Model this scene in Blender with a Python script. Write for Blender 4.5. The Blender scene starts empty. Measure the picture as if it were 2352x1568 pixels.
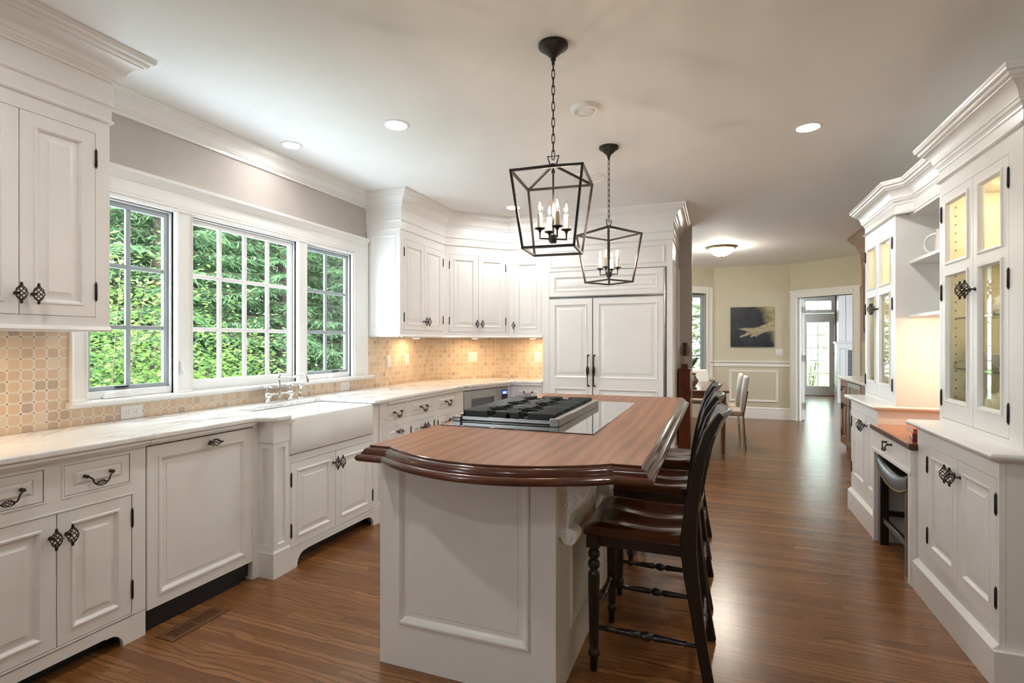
import bpy, math, random
import numpy as np
from mathutils import Matrix, Vector

sc = bpy.context.scene
R = math.radians
rng = random.Random(7)
COL = sc.collection

# ------------------------------------------------------------------ camera, world, exposure
cam = bpy.data.cameras.new('camera')
cam.sensor_width = 36.0
cam.sensor_fit = 'HORIZONTAL'
cam.lens = 36.0 * 1220.0 / 2352.0
cam.shift_y = 2.0 / 2352.0
cam.clip_start = 0.05
cam_o = bpy.data.objects.new('camera', cam)
COL.objects.link(cam_o)
cam_o.location = (0, 0, 1.33)
cam_o.rotation_euler = (R(90), 0, R(21))
sc.camera = cam_o

SKY = 5.4          # radiance of the overcast sky and the added glow below it
LAMP = 0.95         # overall scale of all lamps, added unseen ones included
sc.view_settings.view_transform = 'Standard'
sc.view_settings.look = 'None'
sc.view_settings.gamma = 1.0
sc.view_settings.use_curve_mapping = False
sc.view_settings.exposure = 1.36

w = bpy.data.worlds.new('sky_and_ground_glow')
sc.world = w
w.use_nodes = True
nt = w.node_tree
bg = nt.nodes['Background']
tc = nt.nodes.new('ShaderNodeTexCoord')
sep = nt.nodes.new('ShaderNodeSeparateXYZ')
rmp = nt.nodes.new('ShaderNodeValToRGB')
nt.links.new(tc.outputs['Generated'], sep.inputs[0])
mr = nt.nodes.new('ShaderNodeMapRange')
mr.inputs[1].default_value = -1
mr.inputs[2].default_value = 1
nt.links.new(sep.outputs['Z'], mr.inputs[0])
nt.links.new(mr.outputs[0], rmp.inputs[0])
rmp.color_ramp.elements[0].position = 0.45
rmp.color_ramp.elements[0].color = (0.80, 0.94, 1.08, 1)  # below the horizon: glow added to light the ceiling through the windows
rmp.color_ramp.elements[1].position = 0.5
rmp.color_ramp.elements[1].color = (0.78, 0.90, 1.0, 1)
nt.links.new(rmp.outputs[0], bg.inputs['Color'])
bg.inputs['Strength'].default_value = SKY

cy = sc.cycles
cy.max_bounces = 8
cy.diffuse_bounces = 5
cy.glossy_bounces = 4
cy.transmission_bounces = 6
cy.transparent_max_bounces = 12
cy.caustics_reflective = False
cy.caustics_refractive = False
cy.sample_clamp_indirect = 5.0

H = 2.67           # ceiling height

def portal(name, loc, rot, sx, sy):
    l = bpy.data.lights.new(name, 'AREA')
    l.shape = 'RECTANGLE'
    l.size, l.size_y = sx, sy
    l.cycles.is_portal = True
    o = bpy.data.objects.new(name, l)
    COL.objects.link(o)
    o.location = loc
    o.rotation_euler = rot

# light portals just mark the sink window and two unseen openings for the sky sampler; they give off nothing
portal('portal_sink_window', (-3.12, 2.85, 1.57), (0, R(-90), 0), 1.05, 2.2)
portal('portal_added_opening', (-3.12, -1.8, 1.55), (0, R(-90), 0), 1.1, 0.8)  # marks the unseen side opening, added for daylight
portal('portal_bay_opening', (-2.72, 7.7, 1.35), (0, R(-90), 0), 2.2, 2.5)

# ------------------------------------------------------------------ shader helpers
def new_mat(name):
    m = bpy.data.materials.new(name)
    m.use_nodes = True
    t = m.node_tree
    return m, t, t.nodes['Principled BSDF']

def node(t, kind, **kw):
    n = t.nodes.new(kind)
    for k, v in kw.items():
        setattr(n, k, v)
    return n

def math_n(t, op, a, b=None, c=None, clamp=False):
    n = t.nodes.new('ShaderNodeMath')
    n.operation = op
    n.use_clamp = clamp
    for i, x in enumerate((a, b, c)):
        if x is None:
            continue
        if isinstance(x, (int, float)):
            n.inputs[i].default_value = x
        else:
            t.links.new(x, n.inputs[i])
    return n.outputs[0]

def ramp(t, fac, stops):
    n = t.nodes.new('ShaderNodeValToRGB')
    el = n.color_ramp.elements
    el[0].position, el[0].color = stops[0][0], (*stops[0][1], 1)
    el[1].position, el[1].color = stops[-1][0], (*stops[-1][1], 1)
    for p, c in stops[1:-1]:
        e = el.new(p)
        e.color = (*c, 1)
    t.links.new(fac, n.inputs[0])
    return n.outputs[0]

def mixc(t, fac, a, b, blend='MIX'):
    n = t.nodes.new('ShaderNodeMix')
    n.data_type = 'RGBA'
    n.blend_type = blend
    for i, x in ((0, fac), (6, a), (7, b)):
        if isinstance(x, (int, float)):
            n.inputs[i].default_value = x
        elif isinstance(x, tuple):
            n.inputs[i].default_value = (*x, 1)
        else:
            t.links.new(x, n.inputs[i])
    return n.outputs[2]

def noise(t, vec, scale, detail=4, rough=0.5, dist=0.0):
    n = t.nodes.new('ShaderNodeTexNoise')
    n.inputs['Scale'].default_value = scale
    n.inputs['Detail'].default_value = detail
    n.inputs['Roughness'].default_value = rough
    n.inputs['Distortion'].default_value = dist
    if vec is not None:
        t.links.new(vec, n.inputs['Vector'])
    return n.outputs['Fac']

def mapping(t, vec, scale=(1, 1, 1), rot=(0, 0, 0), loc=(0, 0, 0)):
    n = t.nodes.new('ShaderNodeMapping')
    n.inputs['Scale'].default_value = scale
    n.inputs['Rotation'].default_value = rot
    n.inputs['Location'].default_value = loc
    t.links.new(vec, n.inputs['Vector'])
    return n.outputs[0]

def bump(t, p, h, strength, dist=0.002):
    n = t.nodes.new('ShaderNodeBump')
    n.inputs['Strength'].default_value = strength
    n.inputs['Distance'].default_value = dist
    t.links.new(h, n.inputs['Height'])
    t.links.new(n.outputs[0], p.inputs['Normal'])

def plain(name, col, rough=0.5, metal=0.0, coat=0.0, coat_rough=0.1, var=0.04, scale=6.0, bmp=0.0, bscale=300, spec=0.5):
    """plain paint / metal: a faint noise in the colour, optional fine bump"""
    m, t, p = new_mat(name)
    tc = node(t, 'ShaderNodeTexCoord')
    f = noise(t, tc.outputs['Object'], scale, 3)
    lo = tuple(max(0, c * (1 - var)) for c in col)
    hi = tuple(min(1, c * (1 + var)) for c in col)
    t.links.new(ramp(t, f, [(0.3, lo), (0.7, hi)]), p.inputs['Base Color'])
    p.inputs['Roughness'].default_value = rough
    p.inputs['Metallic'].default_value = metal
    p.inputs['Coat Weight'].default_value = coat
    p.inputs['Coat Roughness'].default_value = coat_rough
    p.inputs['Specular IOR Level'].default_value = spec
    if bmp:
        bump(t, p, noise(t, tc.outputs['Object'], bscale, 2), bmp, 0.001)
    return m

def emit(name, col, strength):
    m, t, p = new_mat(name)
    p.inputs['Base Color'].default_value = (*col, 1)
    p.inputs['Emission Color'].default_value = (*col, 1)
    p.inputs['Emission Strength'].default_value = strength
    return m

def glass_pane(name, tint=(0.97, 0.99, 0.98), ior=1.5):
    m = bpy.data.materials.new(name)
    m.use_nodes = True
    t = m.node_tree
    t.nodes.remove(t.nodes['Principled BSDF'])
    out = t.nodes['Material Output']
    tr = node(t, 'ShaderNodeBsdfTransparent')
    tr.inputs[0].default_value = (*tint, 1)
    gl = node(t, 'ShaderNodeBsdfGlossy')
    gl.inputs['Roughness'].default_value = 0.01
    fr = node(t, 'ShaderNodeFresnel')
    fr.inputs[0].default_value = ior
    mx = node(t, 'ShaderNodeMixShader')
    ge = node(t, 'ShaderNodeNewGeometry')     # reflect on the front face only, a thin pane does not refract
    t.links.new(math_n(t, 'MULTIPLY', fr.outputs[0], math_n(t, 'SUBTRACT', 1.0, ge.outputs['Backfacing'])), mx.inputs[0])
    t.links.new(tr.outputs[0], mx.inputs[1])
    t.links.new(gl.outputs[0], mx.inputs[2])
    t.links.new(mx.outputs[0], out.inputs[0])
    return m

def wood(name, stops, axis='x', fine=42, coarse=2.6, rough=0.3, coat=0.3, bmp=0.06, cath=0.0, spec=0.5):
    """grain running along the given object axis"""
    m, t, p = new_mat(name)
    tc = node(t, 'ShaderNodeTexCoord')
    s = {'x': (0.09, 1, 1), 'y': (1, 0.09, 1), 'z': (1, 1, 0.09)}[axis]
    v = mapping(t, tc.outputs['Object'], s)
    a = noise(t, v, fine, 6, 0.6, 0.6)
    b = noise(t, v, coarse * 3, 4, 0.55, 1.6)
    f = math_n(t, 'ADD', math_n(t, 'MULTIPLY', a, 0.5), math_n(t, 'MULTIPLY', b, 0.5))
    if cath:
        wv = node(t, 'ShaderNodeTexWave')
        wv.inputs['Scale'].default_value = 5
        wv.inputs['Distortion'].default_value = 9
        wv.inputs['Detail'].default_value = 3
        wv.inputs['Detail Scale'].default_value = 1.4
        t.links.new(v, wv.inputs['Vector'])
        f = math_n(t, 'ADD', math_n(t, 'MULTIPLY', f, 1 - cath), math_n(t, 'MULTIPLY', wv.outputs['Fac'], cath))
    t.links.new(ramp(t, f, stops), p.inputs['Base Color'])
    p.inputs['Roughness'].default_value = rough
    p.inputs['Coat Weight'].default_value = coat
    p.inputs['Coat Roughness'].default_value = 0.12
    p.inputs['Specular IOR Level'].default_value = spec
    bump(t, p, a, bmp, 0.001)
    return m

def floor_mat():
    m, t, p = new_mat('oak_floor')
    g = node(t, 'ShaderNodeNewGeometry')
    sp = node(t, 'ShaderNodeSeparateXYZ')
    t.links.new(g.outputs['Position'], sp.inputs[0])
    x, y = sp.outputs[0], sp.outputs[1]
    ys = math_n(t, 'DIVIDE', y, 0.0575)
    row = math_n(t, 'FLOOR', ys)
    wn = node(t, 'ShaderNodeTexWhiteNoise', noise_dimensions='1D')
    t.links.new(row, wn.inputs['W'])
    xs = math_n(t, 'ADD', math_n(t, 'DIVIDE', x, 0.95), math_n(t, 'MULTIPLY', wn.outputs['Value'], 13.0))
    pl = math_n(t, 'FLOOR', xs)
    cb = node(t, 'ShaderNodeCombineXYZ')
    t.links.new(row, cb.inputs[0])
    t.links.new(pl, cb.inputs[1])
    wi = node(t, 'ShaderNodeTexWhiteNoise', noise_dimensions='2D')
    t.links.new(cb.outputs[0], wi.inputs['Vector'])
    pid = wi.outputs['Value']
    # grain coordinates, shifted per plank
    gx = math_n(t, 'ADD', math_n(t, 'MULTIPLY', x, 1.0), math_n(t, 'MULTIPLY', pid, 37.0))
    gy = math_n(t, 'ADD', math_n(t, 'MULTIPLY', y, 9.0), math_n(t, 'MULTIPLY', pid, 11.0))
    gc = node(t, 'ShaderNodeCombineXYZ')
    t.links.new(gx, gc.inputs[0])
    t.links.new(gy, gc.inputs[1])
    fine = noise(t, mapping(t, gc.outputs[0], (2.2, 4.2, 1)), 9, 5, 0.6, 0.2)
    wv = node(t, 'ShaderNodeTexWave', wave_type='BANDS', bands_direction='Y')
    wv.inputs['Scale'].default_value = 1.1
    wv.inputs['Distortion'].default_value = 16.0
    wv.inputs['Detail'].default_value = 2.5
    wv.inputs['Detail Scale'].default_value = 0.55
    wv.inputs['Detail Roughness'].default_value = 0.55
    t.links.new(mapping(t, gc.outputs[0], (2.4, 1, 1)), wv.inputs['Vector'])
    low = noise(t, mapping(t, gc.outputs[0], (0.9, 0.9, 1)), 2.2, 2, 0.5, 0.4)
    f = math_n(t, 'ADD', math_n(t, 'MULTIPLY', fine, 0.42), math_n(t, 'MULTIPLY', pid, 0.24))
    f = math_n(t, 'ADD', f, math_n(t, 'MULTIPLY', low, 0.18))
    col = ramp(t, f, [(0.2, (0.115, 0.043, 0.014)), (0.42, (0.225, 0.094, 0.031)), (0.62, (0.32, 0.142, 0.050)), (0.85, (0.41, 0.20, 0.080))])
    # dark growth-ring lines, stronger on some planks, and fine open pores along the grain
    ring = math_n(t, 'SUBTRACT', 1.0, math_n(t, 'MULTIPLY', wv.outputs['Fac'], 3.2), clamp=True)
    amt = math_n(t, 'MULTIPLY', math_n(t, 'SUBTRACT', math_n(t, 'ADD', low, math_n(t, 'MULTIPLY', pid, 0.4)), 0.42), 2.0, clamp=True)
    pores = noise(t, mapping(t, gc.outputs[0], (9.0, 26.0, 1)), 1.0, 3, 0.6, 0.0)
    pr = math_n(t, 'MULTIPLY', math_n(t, 'SUBTRACT', pores, 0.52), 5.0, clamp=True)
    dk = math_n(t, 'ADD', math_n(t, 'MULTIPLY', math_n(t, 'MULTIPLY', ring, amt), 0.6), math_n(t, 'MULTIPLY', pr, 0.3), clamp=True)
    col = mixc(t, dk, col, (0.05, 0.019, 0.008))
    # joints
    fy = math_n(t, 'FRACT', ys)
    ey = math_n(t, 'MINIMUM', fy, math_n(t, 'SUBTRACT', 1.0, fy))
    fx = math_n(t, 'FRACT', xs)
    ex = math_n(t, 'MULTIPLY', math_n(t, 'MINIMUM', fx, math_n(t, 'SUBTRACT', 1.0, fx)), 16.5)
    e = math_n(t, 'MINIMUM', ey, ex)
    j = math_n(t, 'LESS_THAN', e, 0.018)
    col = mixc(t, math_n(t, 'MULTIPLY', j, 0.6), col, (0.03, 0.012, 0.006))
    t.links.new(col, p.inputs['Base Color'])
    rg = math_n(t, 'ADD', math_n(t, 'MULTIPLY', fine, 0.12), 0.19)
    t.links.new(rg, p.inputs['Roughness'])
    p.inputs['Coat Weight'].default_value = 0.05
    p.inputs['Coat Roughness'].default_value = 0.2
    p.inputs['Specular IOR Level'].default_value = 0.4
    hgt = math_n(t, 'SUBTRACT', math_n(t, 'MULTIPLY', fine, 0.35), math_n(t, 'MULTIPLY', j, 1.0))
    bump(t, p, hgt, 0.06, 0.0015)
    return m

def tile_mat():
    """tumbled stone tiles with rounded corners and a small dot between every four; uses UV in metres"""
    m, t, p = new_mat('tumbled_tile')
    uv = node(t, 'ShaderNodeUVMap')
    sp = node(t, 'ShaderNodeSeparateXYZ')
    t.links.new(uv.outputs[0], sp.inputs[0])
    P = 0.0505
    wob = noise(t, mapping(t, uv.outputs[0], (1, 1, 1)), 55, 2)
    w2 = math_n(t, 'MULTIPLY', math_n(t, 'SUBTRACT', wob, 0.5), 0.22)
    ux = math_n(t, 'DIVIDE', sp.outputs[0], P)
    uy = math_n(t, 'DIVIDE', math_n(t, 'SUBTRACT', sp.outputs[1], 0.9), P)
    cx_, cy_ = math_n(t, 'FLOOR', ux), math_n(t, 'FLOOR', uy)
    px = math_n(t, 'ABSOLUTE', math_n(t, 'SUBTRACT', math_n(t, 'FRACT', ux), 0.5))
    py = math_n(t, 'ABSOLUTE', math_n(t, 'SUBTRACT', math_n(t, 'FRACT', uy), 0.5))
    d = math_n(t, 'POWER', math_n(t, 'ADD', math_n(t, 'POWER', px, 4.2), math_n(t, 'POWER', py, 4.2)), 1 / 4.2)
    d = math_n(t, 'ADD', d, math_n(t, 'MULTIPLY', w2, 0.35))
    tile = node(t, 'ShaderNodeMapRange', interpolation_type='SMOOTHSTEP')
    t.links.new(d, tile.inputs[0])
    tile.inputs[1].default_value = 0.442
    tile.inputs[2].default_value = 0.400
    qx = math_n(t, 'SUBTRACT', 0.5, px)
    qy = math_n(t, 'SUBTRACT', 0.5, py)
    dd = math_n(t, 'SQRT', math_n(t, 'ADD', math_n(t, 'POWER', qx, 2.0), math_n(t, 'POWER', qy, 2.0)))
    dot = math_n(t, 'LESS_THAN', dd, 0.088)
    cc = node(t, 'ShaderNodeCombineXYZ')
    t.links.new(cx_, cc.inputs[0])
    t.links.new(cy_, cc.inputs[1])
    wn = node(t, 'ShaderNodeTexWhiteNoise', noise_dimensions='2D')
    t.links.new(cc.outputs[0], wn.inputs['Vector'])
    cd = node(t, 'ShaderNodeCombineXYZ')
    t.links.new(math_n(t, 'ROUND', ux), cd.inputs[0])
    t.links.new(math_n(t, 'ROUND', uy), cd.inputs[1])
    wd = node(t, 'ShaderNodeTexWhiteNoise', noise_dimensions='2D')
    t.links.new(cd.outputs[0], wd.inputs['Vector'])
    vein = noise(t, mapping(t, uv.outputs[0], (60, 25, 1)), 3, 4, 0.6, 0.8)
    base = ramp(t, wn.outputs['Value'], [(0.0, (0.70, 0.59, 0.45)), (0.3, (0.66, 0.49, 0.33)), (0.55, (0.62, 0.42, 0.26)),
                                         (0.78, (0.58, 0.39, 0.27)), (0.9, (0.50, 0.34, 0.24)), (0.97, (0.34, 0.24, 0.19))])
    base = mixc(t, math_n(t, 'MULTIPLY', vein, 0.7), base, (0.72, 0.60, 0.46))
    grout = (0.72, 0.66, 0.56)
    col = mixc(t, tile.outputs[0], grout, base)
    dcol = ramp(t, wd.outputs['Value'], [(0.0, (0.55, 0.40, 0.26)), (0.6, (0.40, 0.25, 0.15)), (1.0, (0.24, 0.14, 0.09))])
    col = mixc(t, math_n(t, 'MULTIPLY', dot, 0.9), col, dcol)
    t.links.new(col, p.inputs['Base Color'])
    p.inputs['Roughness'].default_value = 0.5
    bump(t, p, math_n(t, 'ADD', tile.outputs[0], math_n(t, 'MULTIPLY', vein, 0.25)), 0.4, 0.002)
    return m

def marble_mat():
    m, t, p = new_mat('white_marble')
    tc = node(t, 'ShaderNodeTexCoord')
    v = mapping(t, tc.outputs['Object'], (1.0, 0.55, 1.2), (0, 0, R(18)))
    n1 = noise(t, v, 2.3, 8, 0.62, 1.5)
    vein = math_n(t, 'SUBTRACT', 1.0, math_n(t, 'MULTIPLY', math_n(t, 'ABSOLUTE', math_n(t, 'SUBTRACT', n1, 0.5)), 26.0), clamp=True)
    msk = noise(t, mapping(t, tc.outputs['Object'], (1, 1, 1)), 1.7, 2)
    vein = math_n(t, 'MULTIPLY', vein, math_n(t, 'MULTIPLY', math_n(t, 'SUBTRACT', msk, 0.38), 3.5, clamp=True))
    n2 = noise(t, v, 7.0, 6, 0.6, 1.0)
    v2 = math_n(t, 'SUBTRACT', 1.0, math_n(t, 'MULTIPLY', math_n(t, 'ABSOLUTE', math_n(t, 'SUBTRACT', n2, 0.47)), 60.0), clamp=True)
    cloud = ramp(t, noise(t, v, 1.6, 4), [(0.3, (0.80, 0.79, 0.77)), (0.7, (0.86, 0.855, 0.84))])
    col = mixc(t, math_n(t, 'MULTIPLY', vein, 0.85), cloud, (0.24, 0.225, 0.21))
    col = mixc(t, math_n(t, 'MULTIPLY', v2, 0.18), col, (0.42, 0.38, 0.33))
    t.links.new(col, p.inputs['Base Color'])
    p.inputs['Roughness'].default_value = 0.16
    return m

def leaf_mat(name, stops, trans=0.35, scale=3.0):
    m = bpy.data.materials.new(name)
    m.use_nodes = True
    t = m.node_tree
    t.nodes.remove(t.nodes['Principled BSDF'])
    out = t.nodes['Material Output']
    g = node(t, 'ShaderNodeNewGeometry')
    f = math_n(t, 'ADD', math_n(t, 'MULTIPLY', g.outputs['Random Per Island'], 0.7), math_n(t, 'MULTIPLY', noise(t, g.outputs['Position'], scale, 2), 0.4))
    c = ramp(t, f, stops)
    d = node(t, 'ShaderNodeBsdfDiffuse')
    tr = node(t, 'ShaderNodeBsdfTranslucent')
    mx = node(t, 'ShaderNodeMixShader')
    mx.inputs[0].default_value = trans
    t.links.new(c, d.inputs[0])
    t.links.new(c, tr.inputs[0])
    t.links.new(d.outputs[0], mx.inputs[1])
    t.links.new(tr.outputs[0], mx.inputs[2])
    t.links.new(mx.outputs[0], out.inputs[0])
    return m

def painting_mat():
    """dark night-blue canvas with an ochre cloud in the right half and a pale brushed sweep below it"""
    m, t, p = new_mat('canvas_paint')
    tc = node(t, 'ShaderNodeTexCoord')
    sp = node(t, 'ShaderNodeSeparateXYZ')
    t.links.new(tc.outputs['Object'], sp.inputs[0])
    x, z = sp.outputs[0], sp.outputs[2]
    n1 = noise(t, tc.outputs['Object'], 4.0, 5, 0.6, 0.8)
    dk = ramp(t, n1, [(0.3, (0.012, 0.014, 0.02)), (0.7, (0.035, 0.042, 0.065))])
    # cloud in the upper right
    f = math_n(t, 'ADD', math_n(t, 'MULTIPLY', x, 2.6), math_n(t, 'MULTIPLY', z, 1.0))
    f = math_n(t, 'ADD', f, math_n(t, 'MULTIPLY', math_n(t, 'SUBTRACT', n1, 0.5), 1.2))
    f = math_n(t, 'MULTIPLY', math_n(t, 'SUBTRACT', f, 0.5), 2.0, clamp=True)
    ochre = ramp(t, noise(t, tc.outputs['Object'], 9, 4), [(0.3, (0.25, 0.23, 0.11)), (0.7, (0.50, 0.44, 0.27))])
    col = mixc(t, f, dk, ochre)
    # pale brushed sweeps fading out of the cloud
    wob = math_n(t, 'MULTIPLY', math_n(t, 'SUBTRACT', noise(t, tc.outputs['Object'], 14, 3), 0.5), 0.05)
    best = None
    for ax, az, bx, bz, r0, r1 in ((0.30, 0.0, 0.06, -0.06, 0.075, 0.045), (0.06, -0.06, -0.20, -0.035, 0.045, 0.006), (0.04, -0.075, -0.18, -0.165, 0.03, 0.008), (0.10, -0.09, -0.01, -0.16, 0.028, 0.008), (0.16, -0.08, 0.06, -0.165, 0.026, 0.008)):
        dx, dz = bx - ax, bz - az
        L2 = dx * dx + dz * dz
        ux = math_n(t, 'SUBTRACT', x, ax)
        uz = math_n(t, 'SUBTRACT', z, az)
        k = math_n(t, 'DIVIDE', math_n(t, 'ADD', math_n(t, 'MULTIPLY', ux, dx), math_n(t, 'MULTIPLY', uz, dz)), L2, clamp=True)
        ex = math_n(t, 'SUBTRACT', ux, math_n(t, 'MULTIPLY', k, dx))
        ez = math_n(t, 'SUBTRACT', uz, math_n(t, 'MULTIPLY', k, dz))
        d = math_n(t, 'SQRT', math_n(t, 'ADD', math_n(t, 'MULTIPLY', ex, ex), math_n(t, 'MULTIPLY', ez, ez)))
        d = math_n(t, 'SUBTRACT', d, math_n(t, 'ADD', r0, math_n(t, 'MULTIPLY', k, r1 - r0)))
        best = d if best is None else math_n(t, 'MINIMUM', best, d)
    g = math_n(t, 'SUBTRACT', 0.55, math_n(t, 'MULTIPLY', math_n(t, 'ADD', best, wob), 45.0), clamp=True)
    pale = ramp(t, noise(t, mapping(t, tc.outputs['Object'], (1, 1, 3)), 16, 4), [(0.25, (0.30, 0.26, 0.16)), (0.7, (0.60, 0.52, 0.35))])
    col = mixc(t, math_n(t, 'MULTIPLY', g, 0.9), col, pale)
    t.links.new(col, p.inputs['Base Color'])
    p.inputs['Roughness'].default_value = 0.45
    bump(t, p, noise(t, tc.outputs['Object'], 60, 3), 0.15, 0.002)
    return m

M = {}
M['white'] = plain('cabinet_white_paint', (0.845, 0.835, 0.815), 0.32, coat=0.0, var=0.01)
M['trim'] = plain('trim_white_paint', (0.85, 0.845, 0.83), 0.35, var=0.01)
M['ceil'] = plain('ceiling_paint', (0.87, 0.865, 0.855), 0.75, var=0.01, bmp=0.05)
M['wall'] = plain('greige_wall_paint', (0.50, 0.455, 0.42), 0.7, var=0.02, bmp=0.06)
M['tan'] = plain('tan_wall_paint', (0.62, 0.58, 0.46), 0.7, var=0.02, bmp=0.06)
M['redwall'] = plain('dark_red_wall_paint', (0.22, 0.035, 0.02), 0.6)
M['bronze'] = plain('dark_bronze_metal', (0.055, 0.042, 0.036), 0.38, metal=0.75, var=0.25, scale=60)
M['iron'] = plain('black_iron', (0.022, 0.02, 0.02), 0.42, metal=0.5, var=0.2, scale=40)
M['lantern'] = plain('aged_iron_paint', (0.035, 0.03, 0.026), 0.45, metal=0.5, var=0.25, scale=50)
M['cast'] = plain('cast_iron_grate', (0.018, 0.021, 0.02), 0.38, var=0.15, scale=80, bmp=0.1)
M['steel'] = plain('brushed_steel', (0.42, 0.41, 0.395), 0.3, metal=1.0, var=0.08, scale=20)
M['chrome'] = plain('polished_nickel', (0.80, 0.78, 0.75), 0.07, metal=1.0, var=0.02)
M['blackglass'] = plain('black_ceramic_glass', (0.012, 0.012, 0.012), 0.03, coat=1.0, coat_rough=0.01, spec=0.9)
M['blackplastic'] = plain('black_plastic', (0.012, 0.012, 0.013), 0.3)
M['fireclay'] = plain('fireclay_white', (0.84, 0.84, 0.835), 0.1, coat=0.5, var=0.01)
M['plate'] = plain('white_plastic', (0.80, 0.79, 0.77), 0.3, var=0.01)
M['slot'] = plain('outlet_slot_dark', (0.08, 0.075, 0.07), 0.5)
M['porcelain'] = plain('white_porcelain', (0.82, 0.79, 0.73), 0.15, coat=0.3, var=0.01)
M['coral'] = plain('bleached_coral', (0.84, 0.78, 0.70), 0.6, var=0.05, scale=40, bmp=0.3, bscale=120)
M['candle'] = plain('ivory_candle_sleeve', (0.78, 0.66, 0.50), 0.45)
M['leather'] = plain('black_leather', (0.012, 0.012, 0.0115), 0.3, coat=0.15, coat_rough=0.2, var=0.2, scale=30, bmp=0.03, bscale=150)
M['nail'] = plain('brass_nail', (0.5, 0.38, 0.2), 0.3, metal=1.0)
M['blackwood'] = wood('black_stained_wood', [(0.3, (0.007, 0.005, 0.005)), (0.7, (0.02, 0.012, 0.01))], 'z', rough=0.3, coat=0.35)
M['seatwood'] = wood('dark_walnut_seat', [(0.3, (0.034, 0.011, 0.006)), (0.7, (0.105, 0.034, 0.014))], 'y', rough=0.2, coat=0.55, coarse=1.5)
M['top'] = wood('mahogany_top', [(0.25, (0.16, 0.054, 0.020)), (0.45, (0.27, 0.098, 0.037)), (0.62, (0.345, 0.133, 0.052)), (0.8, (0.41, 0.172, 0.07))], 'y', fine=130, coarse=2.6, rough=0.36, coat=0.0, cath=0.22, spec=0.28)
M['edge'] = wood('mahogany_edge', [(0.3, (0.05, 0.012, 0.006)), (0.7, (0.13, 0.034, 0.014))], 'x', rough=0.2, coat=0.5)
M['redwood'] = wood('dark_red_wood', [(0.3, (0.06, 0.011, 0.006)), (0.7, (0.16, 0.034, 0.017))], 'z', rough=0.25, coat=0.3)
M['brown'] = wood('brown_cherry', [(0.3, (0.12, 0.045, 0.022)), (0.7, (0.26, 0.115, 0.06))], 'z', rough=0.32, coat=0.25)
M['orange'] = wood('orange_cherry_top', [(0.3, (0.36, 0.115, 0.03)), (0.7, (0.50, 0.18, 0.055))], 'y', rough=0.22, coat=0.4)
M['tablewood'] = wood('red_brown_table', [(0.3, (0.13, 0.045, 0.025)), (0.7, (0.24, 0.09, 0.05))], 'x', rough=0.25, coat=0.4)
M['ventwood'] = wood('vent_oak', [(0.3, (0.10, 0.042, 0.017)), (0.7, (0.2, 0.09, 0.038))], 'x', rough=0.35, coat=0.1)
M['floor'] = floor_mat()
M['tile'] = tile_mat()
M['marble'] = marble_mat()
M['glass'] = glass_pane('window_glass')
M['cabglass'] = glass_pane('cabinet_glass', (0.96, 0.98, 0.95), 1.45)
M['shelfglass'] = plain('glass_shelf_edge', (0.10, 0.16, 0.13), 0.05)
M['bulbglass'] = glass_pane('bulb_glass', (0.99, 0.97, 0.94), 1.35)
M['sashgrey'] = plain('grey_sash_paint', (0.34, 0.38, 0.40), 0.4)
M['cream'] = plain('cabinet_interior_cream', (0.82, 0.75, 0.58), 0.5, var=0.02)
M['uphol'] = plain('white_slipcover', (0.78, 0.77, 0.76), 0.85, bmp=0.2, bscale=200)
M['beigeuphol'] = plain('beige_upholstery', (0.55, 0.47, 0.38), 0.8, bmp=0.2, bscale=200)
M['paper'] = plain('book_pages', (0.75, 0.7, 0.62), 0.8)
M['bookred'] = plain('orange_red_book_cover', (0.62, 0.13, 0.05), 0.4)
M['bookplum'] = plain('plum_book_cover', (0.16, 0.03, 0.05), 0.4)
M['leafgreen'] = plain('houseplant_leaf', (0.03, 0.10, 0.035), 0.3)
M['pine'] = plain('pine_cone_brown', (0.10, 0.055, 0.03), 0.6, var=0.3, scale=60)
M['silver'] = plain('worn_silver', (0.42, 0.38, 0.34), 0.3, metal=1.0, var=0.3, scale=30)
M['stone'] = plain('dark_hearth_stone', (0.045, 0.047, 0.045), 0.4, var=0.5, scale=30)
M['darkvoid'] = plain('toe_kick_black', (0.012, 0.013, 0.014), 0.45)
M['screen'] = emit('blue_display', (0.03, 0.10, 1.0), 1.6)
M['digit'] = emit('display_digits', (0.8, 0.9, 1.0), 2.0)
M['paint'] = painting_mat()
M['grass'] = plain('lawn_ground', (0.2, 0.3, 0.10), 0.9, var=0.4, scale=2)
M['bark'] = plain('spruce_bark', (0.11, 0.075, 0.055), 0.9, var=0.4, scale=8, bmp=0.5, bscale=30)
M['twig'] = plain('shrub_stem', (0.14, 0.11, 0.06), 0.8, var=0.2)
M['needle'] = leaf_mat('spruce_needles', [(0.2, (0.06, 0.125, 0.06)), (0.5, (0.145, 0.25, 0.115)), (0.95, (0.29, 0.38, 0.21))], 0.35)
M['leaf'] = leaf_mat('maple_leaves', [(0.15, (0.10, 0.19, 0.04)), (0.55, (0.2, 0.32, 0.075)), (0.95, (0.34, 0.43, 0.15))], 0.4)
M['paleleaf'] = leaf_mat('pale_garden_leaves', [(0.15, (0.30, 0.42, 0.22)), (0.95, (0.6, 0.62, 0.4))], 0.4)
M['flame'] = emit('lit_filament', (1.0, 0.80, 0.62), 330 * LAMP)
M['lens'] = emit('recessed_lamp_lens', (1.0, 0.985, 0.96), 112 * LAMP)
M['lensdim'] = emit('dimmed_recessed_lens', (1.0, 0.985, 0.96), 62 * LAMP)
M['lensoff'] = plain('frosted_lamp_lens', (0.75, 0.75, 0.74), 0.4)
M['puck'] = emit('puck_lamp_lens', (1.0, 0.68, 0.38), 85 * LAMP)
M['cabpuck'] = emit('cabinet_puck_lens', (1.0, 0.85, 0.64), 55 * LAMP)
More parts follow.
